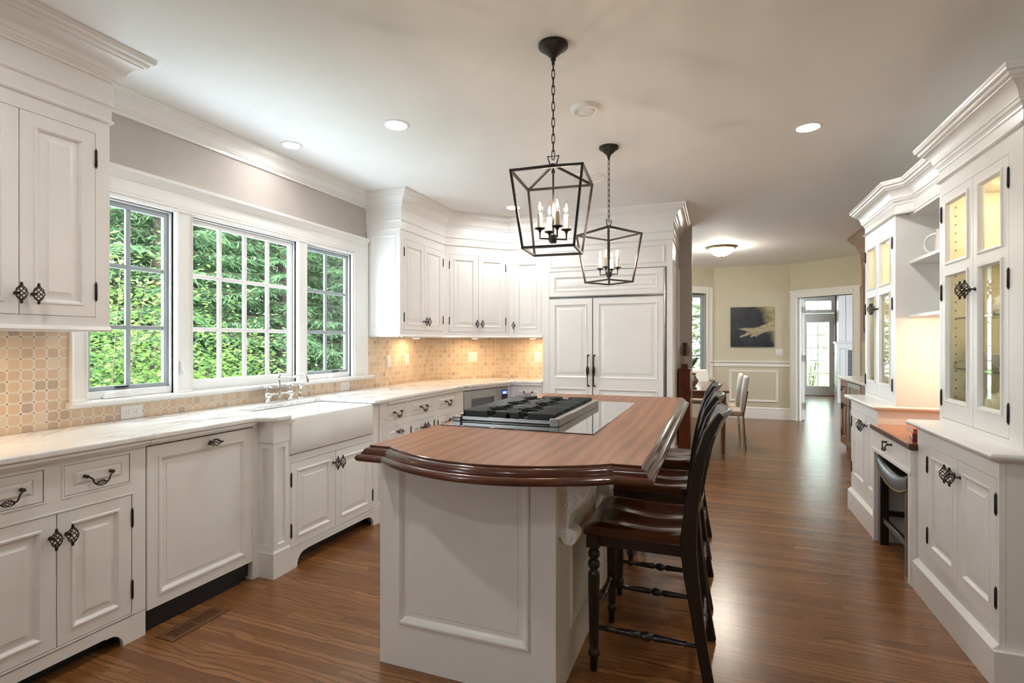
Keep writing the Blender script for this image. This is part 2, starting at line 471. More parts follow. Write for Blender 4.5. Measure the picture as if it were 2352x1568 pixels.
M['shelfpuck'] = emit('shelf_puck_lens', (1.0, 0.72, 0.44), 170 * LAMP)
M['bowl'] = emit('alabaster_bowl', (1.0, 0.9, 0.76), 60 * LAMP)
# ------------------------------------------------------------------ mesh helpers
I4 = Matrix.Identity(4)

class MB:
    """collects shapes; build() links them as ONE mesh object"""
    def __init__(s):
        s.v, s.f = [], []

    def add(s, verts, faces, m=None):
        b = len(s.v)
        if m is None:
            s.v += [tuple(p) for p in verts]
        else:
            s.v += [tuple(m @ Vector(p)) for p in verts]
        s.f += [tuple(b + i for i in f) for f in faces]
        return s

    def box(s, x0, x1, y0, y1, z0, z1, m=None):
        v = [(x, y, z) for z in (z0, z1) for y in (y0, y1) for x in (x0, x1)]
        f = [(0, 2, 3, 1), (4, 5, 7, 6), (0, 1, 5, 4), (2, 6, 7, 3), (0, 4, 6, 2), (1, 3, 7, 5)]
        return s.add(v, f, m)

    def loft(s, loops, caps=(True, True), m=None):
        n = len(loops[0])
        v = [p for l in loops for p in l]
        f = []
        for i in range(len(loops) - 1):
            a, b = i * n, (i + 1) * n
            for j in range(n):
                k = (j + 1) % n
                f.append((a + j, a + k, b + k, b + j))
        if caps[0]:
            f.append(tuple(range(n - 1, -1, -1)))
        if caps[1]:
            e = (len(loops) - 1) * n
            f.append(tuple(range(e, e + n)))
        return s.add(v, f, m)

    def prism(s, poly, a0, a1, axis='z', m=None):
        """extrude a 2D polygon: axis z -> (x, y), axis y -> (x, z), axis x -> (y, z)"""
        fn = {'z': lambda p, a: (p[0], p[1], a), 'y': lambda p, a: (p[0], a, p[1]), 'x': lambda p, a: (a, p[0], p[1])}[axis]
        return s.loft([[fn(p, a0) for p in poly], [fn(p, a1) for p in poly]], m=m)

    def lathe(s, prof, seg=24, m=None, flute=None):
        """profile [(r, z)] about z; flute=(z0, z1, n, depth) cuts n grooves between z0 and z1"""
        loops = []
        for r, z in prof:
            l = []
            for k in range(seg):
                a = 2 * math.pi * k / seg
                rr = r
                if flute and flute[0] <= z <= flute[1]:
                    rr = r - flute[3] * (0.5 + 0.5 * math.cos(flute[2] * a))
                l.append((rr * math.cos(a), rr * math.sin(a), z))
            loops.append(l)
        return s.loft(loops, m=m)

    def tube(s, pts, r, seg=8, closed=False, m=None, flat=None):
        """round bar through pts (r a number or one per point); flat=(a, b) gives a rectangular bar"""
        pts = [Vector(p) for p in pts]
        n = len(pts)
        loops = []
        up = None
        for i, p in enumerate(pts):
            if closed:
                d = pts[(i + 1) % n] - pts[i - 1]
            else:
                d = pts[min(i + 1, n - 1)] - pts[max(i - 1, 0)]
            if d.length < 1e-9:
                d = Vector((0, 0, 1))
            d.normalize()
            if up is None:
                up = Vector((0, 0, 1)) if abs(d.z) < 0.9 else Vector((0, 1, 0))
                up = (up - d * up.dot(d)).normalized()
            else:
                up = (up - d * up.dot(d))
                if up.length < 1e-6:
                    up = d.orthogonal()
                up.normalize()
            sd = d.cross(up)
            if flat:
                a, b = flat
                l = [p + sd * x + up * y for x, y in ((-a, -b), (a, -b), (a, b), (-a, b))]
            else:
                rr = r[i] if isinstance(r, (list, tuple)) else r
                l = [p + (sd * math.cos(t) + up * math.sin(t)) * rr for t in (2 * math.pi * k / seg for k in range(seg))]
            loops.append([tuple(q) for q in l])
        if closed:
            loops.append(loops[0])
            return s.loft(loops, (False, False), m)
        return s.loft(loops, m=m)

    def bar(s, a, b, w, h=None, m=None):
        return s.tube([a, b], 0, m=m, flat=(w / 2, (h or w) / 2))

    def rect(s, x0, x1, z0, z1, prof, cap=True, back=None, m=None):
        """nested rectangles in the x-z plane seen from -y: prof = [(inset, y)], outermost first"""
        loops = []
        if back is not None:
            loops.append([(x0, back, z0), (x1, back, z0), (x1, back, z1), (x0, back, z1)])
        for i, y in prof:
            loops.append([(x0 + i, y, z0 + i), (x1 - i, y, z0 + i), (x1 - i, y, z1 - i), (x0 + i, y, z1 - i)])
        return s.loft(loops, (back is not None, cap), m)

    def grid(s, x0, x1, z0, z1, holes, y0, y1, m=None):
        """slab in the x-z plane with rectangular openings (x0, x1, z0, z1)"""
        xs = sorted({x0, x1, *[h[i] for h in holes for i in (0, 1)]})
        zs = sorted({z0, z1, *[h[i] for h in holes for i in (2, 3)]})
        xs = [x for x in xs if x0 - 1e-6 <= x <= x1 + 1e-6]
        zs = [z for z in zs if z0 - 1e-6 <= z <= z1 + 1e-6]
        solid = {}
        for i in range(len(xs) - 1):
            for j in range(len(zs) - 1):
                cx_, cz = (xs[i] + xs[i + 1]) / 2, (zs[j] + zs[j + 1]) / 2
                solid[i, j] = not any(h[0] < cx_ < h[1] and h[2] < cz < h[3] for h in holes)
        vid, V, F = {}, [], []
        def vv(i, j, k):
            if (i, j, k) not in vid:
                vid[i, j, k] = len(V)
                V.append((xs[i], (y0, y1)[k], zs[j]))
            return vid[i, j, k]
        for (i, j), on in solid.items():
            if not on:
                continue
            F.append((vv(i, j, 0), vv(i + 1, j, 0), vv(i + 1, j + 1, 0), vv(i, j + 1, 0)))
            F.append((vv(i, j, 1), vv(i, j + 1, 1), vv(i + 1, j + 1, 1), vv(i + 1, j, 1)))
            for di, dj, a, b in ((-1, 0, (0, 1), (0, 0)), (1, 0, (1, 0), (1, 1)), (0, -1, (0, 0), (1, 0)), (0, 1, (1, 1), (0, 1))):
                if not solid.get((i + di, j + dj)):
                    p, q = (i + a[0], j + a[1]), (i + b[0], j + b[1])
                    F.append((vv(*p, 0), vv(*p, 1), vv(*q, 1), vv(*q, 0)))
        return s.add(V, F, m)

    def sweep(s, path, prof, closed=False, z=0.0, caps=True, m=None):
        """profile [(out, dz)] swept along a plan polyline with mitred corners; 'out' is to the right of travel"""
        P = [Vector((p[0], p[1])) for p in path]
        n = len(P)
        def nrm(a, b):
            d = (b - a).normalized()
            return Vector((d.y, -d.x))
        offs = []
        for i in range(n):
            if closed or 0 < i < n - 1:
                n1, n2 = nrm(P[i - 1], P[i]), nrm(P[i], P[(i + 1) % n])
                b = n1 + n2
                b = b / b.dot(n1) if b.length > 1e-6 else n1
                offs.append(b)
            elif i == 0:
                offs.append(nrm(P[0], P[1]))
            else:
                offs.append(nrm(P[-2], P[-1]))
        k = len(prof)
        V = [(P[i].x + offs[i].x * o, P[i].y + offs[i].y * o, z + dz) for i in range(n) for o, dz in prof]
        F = []
        for i in range(n if closed else n - 1):
            a, b = i * k, ((i + 1) % n) * k
            for j in range(k - 1):
                F.append((a + j, b + j, b + j + 1, a + j + 1))
        if caps and not closed:
            F.append(tuple(range(k)))
            F.append(tuple(range(n * k - 1, (n - 1) * k - 1, -1)))
        return s.add(V, F, m)

    def mesh(s, name, mat, angle=32, smooth=True):
        me = bpy.data.meshes.new(name)
        me.from_pydata(s.v, [], s.f)
        me.validate()
        if mat is not None:
            me.materials.append(mat if not isinstance(mat, str) else M[mat])
        if smooth:
            me.polygons.foreach_set('use_smooth', [True] * len(me.polygons))
            me.set_sharp_from_angle(angle=R(angle))
        me.update()
        return me

    def build(s, name, mat, parent=None, bevel=0.0, angle=32, smooth=True, label=None, seg=2):
        o = bpy.data.objects.new(name, s.mesh(name, mat, angle, smooth))
        COL.objects.link(o)
        if parent is not None:
            o.parent = parent
        if bevel:
            b = o.modifiers.new('bevel', 'BEVEL')
            b.width = bevel
            b.segments = seg
            b.limit_method = 'ANGLE'
            b.angle_limit = R(40)
            b.harden_normals = False
        if label:
            o['label'] = label
        return o

def fix_normals(o):
    import bmesh
    b = bmesh.new()
    b.from_mesh(o.data)
    bmesh.ops.recalc_face_normals(b, faces=b.faces)
    b.to_mesh(o.data)
    b.free()
    return o

def T(x=0, y=0, z=0):
    return Matrix.Translation((x, y, z))

def RZ(a):
    return Matrix.Rotation(R(a), 4, 'Z')

def RX(a):
    return Matrix.Rotation(R(a), 4, 'X')

def RY(a):
    return Matrix.Rotation(R(a), 4, 'Y')

def tag(o, label, cat, group=None, kind=None):
    o['label'] = label
    o['category'] = cat
    if group:
        o['group'] = group
    if kind:
        o['kind'] = kind
    return o

def thing(name, label, cat, loc=(0, 0, 0), rz=0, group=None, kind=None):
    o = bpy.data.objects.new(name, None)
    o.empty_display_size = 0.1
    COL.objects.link(o)
    o.location = loc
    o.rotation_euler = (0, 0, R(rz))
    return tag(o, label, cat, group, kind)

def struct(o, label=None):
    o['kind'] = 'structure'
    if label:
        o['label'] = label
    return o

def put(mesh, name, parent, loc=(0, 0, 0), rot=(0, 0, 0), scale=None, label=None):
    """another object that shares a mesh"""
    o = bpy.data.objects.new(name, mesh)
    COL.objects.link(o)
    o.parent = parent
    o.location = loc
    o.rotation_euler = tuple(R(a) for a in rot)
    if scale:
        o.scale = scale
    if label:
        o['label'] = label
    return o

def copy_tree(o, parent=None):
    c = o.copy()
    COL.objects.link(c)
    if parent is not None:
        c.parent = parent
    for ch in list(o.children):
        copy_tree(ch, c)
    return c

# ------------------------------------------------------------------ shared hardware (all face -y, origin on the door face)
def birdcage(mb, L, rad, m, turns=0.55, wires=6, r=0.0021):
    for k in range(wires):
        pts = []
        for i in range(11):
            t = i / 10
            a = 2 * math.pi * (k / wires + turns * t)
            rr = rad * math.sin(math.pi * t) ** 0.8 + 0.0025
            pts.append((rr * math.cos(a), rr * math.sin(a), (t - 0.5) * L))
        mb.tube(pts, r, 5, m=m)

def knob_mesh():
    mb = MB()
    mb.lathe([(0.001, 0), (0.0085, 0), (0.0085, 0.003), (0.0045, 0.006), (0.004, 0.02), (0.006, 0.024), (0.003, 0.027)], 10, RX(90))
    mm = T(0, -0.04, 0)
    birdcage(mb, 0.06, 0.0165, mm)
    for s_ in (1, -1):
        mb.lathe([(0.002, 0.026 * s_), (0.0055, 0.029 * s_), (0.0055, 0.036 * s_), (0.004, 0.039 * s_), (0.005, 0.042 * s_), (0.001, 0.0435 * s_)], 8, mm)
    return mb.mesh('knob', M['bronze'], 60)

def pull_mesh(w=0.1):
    mb = MB()
    h = w / 2
    for s_ in (-1, 1):
        mb.lathe([(0.001, 0), (0.0085, 0), (0.0085, 0.003), (0.005, 0.008), (0.0065, 0.016), (0.0075, 0.022), (0.005, 0.027), (0.001, 0.029)], 10, T(s_ * h, 0, 0) @ RX(90))
        pts = [(s_ * h, -0.019, 0), (s_ * h * 0.9, -0.026, -0.003), (s_ * h * 0.68, -0.029, -0.012), (s_ * h * 0.6, -0.029, -0.026),
               (s_ * h * 0.5, -0.029, -0.034), (s_ * h * 0.36, -0.029, -0.036)]
        mb.tube(pts, 0.0034, 7)
    birdcage(mb, 0.04, 0.0095, T(0, -0.029, -0.036) @ RY(90), 0.5, 6, 0.0017)
    return mb.mesh('pull', M['bronze'], 60)

def hinge_mesh():
    mb = MB()
    mb.lathe([(0.0008, -0.045), (0.003, -0.042), (0.0022, -0.039), (0.0052, -0.036), (0.0052, 0.036), (0.0022, 0.039), (0.003, 0.042), (0.0008, 0.045)], 8, T(0, -0.003, 0))
    return mb.mesh('hinge', M['iron'], 50)

KNOB, PULL, HINGE = knob_mesh(), pull_mesh(), hinge_mesh()

# ------------------------------------------------------------------ cabinet joinery (fronts face -y at y=0)
GAP = 0.0022
RAISED = [(0, 0), (0.046, 0), (0.049, -0.0045), (0.056, -0.0045), (0.064, 0.003), (0.066, 0.009), (0.072, 0.009), (0.098, 0.0015), (0.099, 0.0)]
FLATBOLD = [(0, 0), (0.05, 0), (0.053, -0.005), (0.062, -0.005), (0.072, 0.003), (0.076, 0.008), (0.094, 0.008), (0.097, 0.005)]
DRAWER = [(0, 0), (0.028, 0), (0.030, 0.0005), (0.042, 0.007)]
DRAWER = [(0, 0), (0.030, 0), (0.031, 0.004), (0.044, -0.004), (0.045, -0.004)]

def door(parent, x0, x1, z0, z1, prof=RAISED, knob=None, hinge=None, name='door', kind='knob', t=0.02, mat='white', krot=0, hin=0.1):
    mb = MB()
    mb.rect(x0 + GAP, x1 - GAP, z0 + GAP, z1 - GAP, prof, True, t)
    d = mb.build(name, mat, parent, angle=20)
    if knob:
        put(KNOB if kind == 'knob' else PULL, kind if kind == 'knob' else 'pull', d, (knob[0], 0, knob[1]), (0, krot, 0))
    if hinge is not None:
        for z in (z0 + hin, z1 - hin):
            put(HINGE, 'hinge', d, (hinge, 0, z))
    return d

def bead(mb, x0, x1, z0, z1, wd=0.008, pr=0.003):
    """small bead round an inset opening on the face frame"""
    mb.rect(x0 - wd, x1 + wd, z0 - wd, z1 + wd, [(0, 0.001), (0.001, -pr * 0.7), (wd * 0.5, -pr), (wd, -pr * 0.6), (wd, 0.004)], False)

def carcass(parent, w_, d_, z0, z1, holes, frame=0.02, mat='white', beads=True, name='body', extra=None):
    mb = MB()
    mb.grid(0, w_, z0, z1, holes, 0, frame)
    mb.box(0, w_, frame + 0.001, d_, z0, z1)
    if beads:
        for h in holes:
            bead(mb, *h)
    if extra:
        extra(mb)
    return mb.build(name, mat, parent, angle=25)
# ------------------------------------------------------------------ shell of the house
L90 = RZ(90)       # local x -> +Y, local y -> -X  (things on the left wall)

mb = MB(); mb.box(-3.3, 5.2, -3.4, 15.6, -0.12, 0)
struct(mb.build('floor', 'floor', smooth=False), 'stained oak strip floor')
mb = MB(); mb.box(-3.3, 5.2, -3.4, 15.6, H, H + 0.15)
struct(mb.build('ceiling', 'ceil', smooth=False), 'smooth white painted ceiling')

WX = -2.98
mb = MB()
mb.grid(-3.4, 6.0, 0, H, [(-2.2, -1.4, 1.0, 2.1), (1.735, 2.203, 1.03, 2.095), (2.311, 3.18, 1.03, 2.095), (3.273, 3.83, 1.03, 2.095)], 0, 0.052, T(WX, 0, 0) @ L90)  # first hole: unseen side opening, added to let in more daylight
struct(mb.build('wall_left', 'wall', smooth=False), 'greige wall with the sink window')
# corner behind the diagonal cabinet and the short wall beside the refrigerator
mb = MB()
mb.box(-3.1, -1.735, 5.87, 5.99, 0, H)
mb.prism([(WX, 5.2), (-2.39, 5.87), (WX, 5.87)], 0, H)
struct(mb.build('wall_back', 'wall', smooth=False), 'greige wall behind the corner cabinets')
mb = MB(); mb.box(-2.9, -0.255, 6.35, 6.5, 0, H)
struct(mb.build('wall_stub', 'wall', smooth=False), 'greige wall end beside the refrigerator')
mb = MB()
mb.box(1.56, 1.7, -3.4, 5.12, 0, H)
mb.box(1.56, 2.25, 5.12, 5.24, 0, H)
mb.box(2.12, 2.25, 5.24, 9.42, 0, H)
struct(mb.build('wall_right', 'tan', smooth=False), 'wall behind the built-in hutch')
mb = MB(); mb.grid(-3.2, 1.8, 0, H, [], -3.4, -3.26)
struct(mb.build('wall_rear', 'wall', smooth=False), 'wall behind the camera with a wide opening')
# breakfast bay
mb = MB(); mb.grid(6.5, 9.3, 0, H, [(6.6, 9.0, 0.0, 2.5)], 0, 0.14, T(-2.6, 0, 0) @ L90)  # unseen opening, enlarged to bring more daylight into the bay
struct(mb.build('wall_bay_left', 'tan', smooth=False), 'side wall of the breakfast bay')

BA, BB = Vector((-0.03, 10.2)), Vector((1.187, 10.2))
mb = MB(); mb.box(BA.x, BB.x, 10.2, 10.34, 0, H)
struct(mb.build('wall_bay_center', 'tan', smooth=False), 'tan wall with the painting and picture frame moulding')
ANG = 40
# right bay wall: local x runs from BB toward +X -Y
MR = T(BB.x, BB.y, 0) @ RZ(-ANG)
DO0, DO1, DTOP = 0.125, 1.03, 2.08
mb = MB(); mb.grid(0, 1.45, 0, H, [(DO0, DO1, -0.01, DTOP)], 0, 0.14, MR)
struct(mb.build('wall_bay_right', 'tan', smooth=False), 'tan wall with the open doorway')
ML = T(BA.x, BA.y, 0) @ RZ(ANG)     # local x negative = to the left
mb = MB(); mb.grid(-3.0, 0, 0, H, [(-1.10, -0.17, 0.70, 2.20), (-2.85, -1.35, 0.2, 2.5)], 0, 0.14, ML)  # second hole is unseen, added to brighten the breakfast bay
struct(mb.build('wall_bay_window', 'tan', smooth=False), 'tan wall with the breakfast window')
# hall beyond
mb = MB()
mb.grid(0.5, 5.2, 0, H, [(2.03, 2.73, 0, 2.06), (2.10, 2.66, 2.14, 2.36)], 15.1, 15.24)
struct(mb.build('wall_hall', 'trim', smooth=False), 'white panelled wall round the garden door')
mb = MB(); mb.box(0.36, 0.5, 10.34, 15.24, 0, H); mb.box(4.4, 4.5, 9.2, 15.24, 0, H)
struct(mb.build('wall_hall_side', 'tan', smooth=False), 'side walls of the far room')

# ------------------------------------------------------------------ trims
def crown_prof(base, proj, top):
    """cornice from the wall face (out=0) at z=base up to the ceiling"""
    k = (top - base)
    p = [(0, 0), (0.05, 0.0), (0.07, 0.03), (0.07, 0.09), (0.10, 0.10), (0.115, 0.13), (0.16, 0.15), (0.20, 0.19), (0.21, 0.24), (0.26, 0.25), (0.27, 0.29),
         (0.29, 0.36), (0.35, 0.45), (0.45, 0.54), (0.57, 0.61), (0.66, 0.645), (0.68, 0.65), (0.68, 0.69), (0.75, 0.70), (0.80, 0.725), (0.83, 0.77), (0.83, 0.80), (0.90, 0.81), (0.95, 0.835), (0.97, 0.87), (0.97, 0.90), (1.0, 0.905), (1.0, 1.0)]
    return [(o * proj, base + z * k) for o, z in p]

mb = MB()
mb.sweep([(WX, 1.6), (WX, 4.06)], [(0.0, 2.545), (0.012, 2.545), (0.012, 2.555)] + crown_prof(2.556, 0.10, H)[1:] + [(0, H)], caps=False)
struct(fix_normals(mb.build('trim_1', 'trim', angle=20)), 'white crown moulding over the window wall')

CAB = ([(0, 2.336), (0.010, 2.338), (0.014, 2.345), (0.010, 2.352), (0.006, 2.354), (0.006, 2.412), (0.012, 2.416), (0.016, 2.422), (0.012, 2.430), (0.010, 2.432), (0.010, 2.525)]
       + [(o + 0.010, z) for o, z in crown_prof(2.526, 0.122, H)])
mb = MB(); mb.sweep([(-2.62, 0.2), (-2.62, 1.628), (WX, 1.628)], CAB, caps=False)
o = fix_normals(mb.build('trim_2', 'white', angle=20)); struct(o, 'stacked crown over the wall cabinet left of the window')
UX, UY1 = -2.62, 4.887
YF = 5.42
PATH_R = [(-0.395, 6.35), (-0.395, YF), (-2.107, YF), (UX, UY1), (UX, 4.058), (WX, 4.058)]
mb = MB(); mb.sweep(PATH_R[::-1], CAB, caps=False)
o = fix_normals(mb.build('trim_3', 'white', angle=20)); struct(o, 'stacked crown running over the corner cabinets and refrigerator')

# window casing, mullions and stool
mb = MB()
m = T(WX, 0, 0) @ L90
def casing_v(x0, x1, z0, z1):
    mb.rect(x0, x1, z0, z1, [(0, -0.024), (0.006, -0.030), (0.014, -0.024), (0.020, -0.021), (0.026, -0.021)], True, 0.0, m)
casing_v(1.655, 1.735, 1.03, 2.26)
casing_v(2.203, 2.311, 1.03, 2.12)
casing_v(3.18, 3.273, 1.03, 2.12)
mb.box(3.83, 4.032, -0.022, 0, 1.03, 2.0945, m)
mb.box(3.845, 3.875, -0.03, 0, 1.03, 2.13, m)
mb.box(4.0, 4.032, -0.034, 0, 1.03, 2.26, m)
mb.box(1.655, 4.032, -0.022, 0, 2.095, 2.26, m)
for z, p in ((2.100, 0.030), (2.118, 0.027), (2.137, 0.024)):
    mb.box(1.655, 3.845, -p, 0, z, z + 0.012, m)
mb.sweep([(WX, 1.64), (WX, 4.032)], [(0, 2.205), (0.026, 2.205), (0.030, 2.215), (0.034, 2.222), (0.046, 2.235), (0.058, 2.245), (0.060, 2.262), (0, 2.262)])
# stool
mb.sweep([(WX, 1.642), (WX, 4.10)], [(0, 1.004), (0.040, 1.004), (0.046, 1.009), (0.046, 1.016), (0.058, 1.018), (0.062, 1.026), (0.058, 1.034), (0, 1.034)])
for a, b in ((1.735, 2.203), (2.311, 3.18), (3.273, 3.83)):   # jamb liners and inner stops
    mb.grid(a - 0.012, b + 0.012, 1.018, 2.107, [(a, b, 1.03, 2.095)], 0.0, 0.051, m)
    mb.rect(a, b, 1.03, 2.095, [(0, 0.012), (0.008, 0.012), (0.010, 0.02)], False, None, m)
o = fix_normals(mb.build('trim_4', 'trim', angle=25)); struct(o, 'white casing, mullions and stool round the sink window')

def sash(n, a, b, cols, mat, label, gl=None):
    """one window sash: frame with muntins and a pane; local x = world Y"""
    t = thing('window_%d' % n, label, 'window', (WX, 0, 0), 90, kind='structure')
    st = 0.038
    g0, g1 = a + st, b - st
    mb = MB()
    mb.grid(a, b, 1.03, 2.095, [(g0, g1, 1.098, 2.057)], 0.026, 0.052)
    for z in (1.412, 1.742):
        mb.box(g0, g1, 0.034, 0.050, z - 0.012, z + 0.012)
    for i in range(1, cols):
        x = g0 + (g1 - g0) * i / cols
        mb.box(x - 0.013, x + 0.013, 0.033, 0.050, 1.098, 2.057)
    mb.build('sash_frame', mat, t, bevel=0.003)
    if mat == 'sashgrey':
        mb = MB()
        mb.box(a, b, 0.015, 0.0255, 1.03, 1.075)
        mb.box(a + 0.003, b - 0.003, 0.010, 0.0255, 1.03, 1.05)
        mb.box(b - 0.012, b, 0.01, 0.0255, 1.05, 2.09)
        mb.build('screen_stop', 'trim', t, bevel=0.003)
        mb = MB()
        c = a + (b - a) * (0.34 if n == 1 else 0.62)
        mb.loft([[(c - 0.075 + i, -0.012 + i * 0.3, 1.036 + i * 0.3 + (0.026 if k else 0)), (c + 0.075 - i, -0.012 + i * 0.3, 1.036 + (0.026 if k else 0)),
                  (c + 0.075 - i, 0.012, 1.036 + (0.026 if k else 0)), (c - 0.075 + i, 0.012, 1.036 + (0.026 if k else 0))] for k, i in ((0, 0), (1, 0.012))])
        mb.loft([[(c - 0.02, -0.02, 1.066), (c + 0.06, -0.024, 1.066), (c + 0.06, -0.006, 1.066), (c - 0.02, -0.002, 1.066)],
                 [(c - 0.02, -0.018, 1.076), (c + 0.055, -0.022, 1.074), (c + 0.055, -0.008, 1.074), (c - 0.02, -0.004, 1.076)]])
        mb.build('crank_handle', 'trim', t, bevel=0.004)
        mb = MB(); mb.box(c + 0.0, c + 0.06, 0.008, 0.024, 1.086, 1.095)
        mb.build('sash_lock', 'blackplastic', t)
    mb = MB()
    mb.box(g0 - 0.004, g1 + 0.004, 0.041, 0.044, 1.094, 2.061)
    mb.build('pane', 'glass', t, smooth=False)
    return t

sash(1, 1.735, 2.203, 2, 'sashgrey', 'left casement of the sink window, grey muntins')
sash(2, 2.311, 3.18, 4, 'trim', 'wide fixed middle sash of the sink window, twelve lights')
sash(3, 3.273, 3.83, 2, 'sashgrey', 'right casement of the sink window, next to the wall cabinets')
# casement latch on the first mullion
t = thing('window_latch', 'small white casement latch on the left window mullion', 'latch', (WX, 2.235, 1.17), 90)
mb = MB(); mb.box(-0.009, 0.009, -0.034, -0.022, -0.03, 0.05); mb.build('latch_plate', 'trim', t, bevel=0.003)
mb = MB(); mb.tube([(0, -0.036, 0.03), (0, -0.044, 0.0), (0.012, -0.05, -0.03)], 0.005, 8); mb.build('lever', 'trim', t)

# ------------------------------------------------------------------ tile backsplash (UV = metres along the wall)
def backsplash():
    V, F, UV = [], [], []
    def strip(p, q, s0, z0, z1, d=0.012):
        p, q = Vector(p), Vector(q)
        L = (q - p).length
        e = (q - p).normalized()
        n = Vector((e.y, -e.x)) * d      # into the room
        b = len(V)
        for P, s_ in ((p, s0), (q, s0 + L)):
            for off in (0, 1):
                for z in (z0, z1):
                    V.append((P.x + n.x * off, P.y + n.y * off, z))
                    UV.append((s_, z))
        for f in ((2, 3, 7, 6), (0, 2, 6, 4), (1, 5, 7, 3), (0, 1, 3, 2), (4, 6, 7, 5)):
            F.append(tuple(b + i for i in f))
        return s0 + L
    strip((WX, 0.2), (WX, 1.655), 0.0, 0.915, 1.40)
    strip((WX, 1.655), (WX, 4.032), 1.455, 0.915, 1.004)
    s_ = strip((WX, 4.032), (WX, 5.2), 3.832, 0.915, 1.42)
    s_ = strip((WX, 5.2), (-2.39, 5.87), s_, 0.915, 1.42)
    strip((-2.39, 5.87), (-1.7305, 5.87), s_, 0.915, 1.42)
    me = bpy.data.meshes.new('tile_backsplash')
    me.from_pydata(V, [], F)
    uvl = me.uv_layers.new(name='UVMap')
    for l in me.loops:
        uvl.data[l.index].uv = UV[l.vertex_index]
    me.materials.append(M['tile'])
    o = bpy.data.objects.new('trim_5', me)
    COL.objects.link(o)
    return struct(o, 'tumbled stone tile backsplash round the counter')
backsplash()

# ------------------------------------------------------------------ breakfast bay trims, doorway, window
def rail(name, mbf, label):
    o = fix_normals(mbf.build(name, 'trim', angle=25)); return struct(o, label)
BASE = [(0, 0), (0.016, 0), (0.016, 0.15), (0.012, 0.165), (0.018, 0.172), (0.012, 0.19), (0.004, 0.2), (0, 0.2)]
CHAIR = [(0, 0.94), (0.012, 0.945), (0.012, 0.965), (0.026, 0.985), (0.03, 1.0), (0.022, 1.012), (0.012, 1.016), (0.012, 1.03), (0, 1.03)]
CHAIR = [(0, 0.905), (0.014, 0.905), (0.016, 0.93), (0.010, 0.94), (0.010, 0.962), (0.024, 0.972), (0.034, 0.985), (0.034, 1.0), (0.014, 1.005), (0, 1.005)]
lw = Vector((math.cos(R(ANG)), math.sin(R(ANG))))
bl = BA - lw * 0.10
path_in = [(bl.x, bl.y), (BA.x, BA.y), (BB.x, BB.y), (BB.x + 0.015, BB.y - 0.012)]
mb = MB(); mb.sweep(path_in, CHAIR); rail('trim_6', mb, 'white chair rail under the painting')
mb = MB(); mb.sweep(path_in, BASE); rail('baseboard_bay', mb, 'tall white baseboard of the breakfast bay')
mb = MB(); mb.rect(0.22, 1.0, 0.29, 0.84, [(0, 0), (0.004, -0.012), (0.014, -0.016), (0.020, -0.008), (0.034, -0.006), (0.04, 0)], False, None, T(0, 10.2, 0))
rail('trim_7', mb, 'white picture frame moulding below the chair rail')
mb = MB()
def cas(prm, x0, x1, z0, z1):
    mb.rect(x0, x1, z0, z1, [(0, -0.024), (0.012, -0.030), (0.022, -0.02), (0.05, -0.016), (0.058, -0.014)], True, 0.0, prm)
cas(MR, DO0 - 0.115, DO0, 0, DTOP + 0.115)
cas(MR, DO1, DO1 + 0.115, 0, DTOP + 0.115)
mb.box(DO0 - 0.115, DO1 + 0.115, -0.022, 0, DTOP, DTOP + 0.115, MR)
mb.box(DO0 - 0.125, DO1 + 0.125, -0.032, 0, DTOP + 0.095, DTOP + 0.125, MR)
mb.grid(DO0 - 0.01, DO1 + 0.01, 0, DTOP + 0.01, [(DO0, DO1, -0.01, DTOP)], 0.0, 0.145, MR)
mb.box(DO0, DO0 + 0.012, 0.05, 0.09, 0, DTOP, MR)
rail('trim_8', mb, 'white casing and jamb of the doorway to the far room')

# door leaf swung into the far room, seen edge-on, with three butt hinges
hx = MR @ Vector((DO0 + 0.016, 0.15, 0))
ang = math.degrees(math.atan2(hx.y, hx.x))
t = thing('door_1', 'white door swung open into the far room, three steel butt hinges', 'door', (hx.x, hx.y, 0), ang + 1.0, kind='structure')
mb = MB(); mb.rect(0.0, 0.78, 0.01, DTOP - 0.02, [(0, -0.02), (0.11, -0.02), (0.12, -0.012)], True, 0.02)
mb.build('leaf', 'trim', t)
for z in (0.25, 1.06, 1.88):
    mb = MB(); mb.box(-0.025, 0.02, -0.028, -0.019, z - 0.055, z + 0.055); mb.lathe([(0.007, z - 0.055), (0.007, z + 0.055)], 8, T(-0.004, -0.027, 0))
    mb.build('hinge', 'silver', t)

# breakfast window
t = thing('window_4', 'tall breakfast window at the left of the painting wall', 'window', (BA.x, BA.y, 0), ANG, kind='structure')
mb = MB()
for a, b in ((-0.17, -0.05), (-1.22, -1.10)):
    mb.rect(a, b, 0.70, 2.32, [(0, -0.02), (0.01, -0.028), (0.02, -0.02), (0.05, -0.016), (0.055, -0.014)], True, 0)
mb.box(-1.22, -0.05, -0.02, 0, 2.20, 2.32)
mb.box(-1.26, -0.02, -0.05, 0, 0.665, 0.70)
mb.grid(-1.11, -0.16, 0.69, 2.21, [(-1.10, -0.17, 0.70, 2.20)], 0, 0.13)
mb.build('casing', 'trim', t, bevel=0.003)
mb = MB(); mb.grid(-1.10, -0.17, 0.70, 2.20, [(-1.05, -0.22, 0.76, 2.13)], 0.07, 0.11)
mb.box(-0.645, -0.625, 0.075, 0.1, 0.76, 2.13)
for z in (1.09, 1.438, 1.786):
    mb.box(-1.05, -0.22, 0.075, 0.1, z - 0.011, z + 0.011)
mb.build('sash_frame', 'sashgrey', t)
mb = MB(); mb.box(-1.05, -0.22, 0.09, 0.094, 0.76, 2.13); mb.build('pane', 'glass', t, smooth=False)

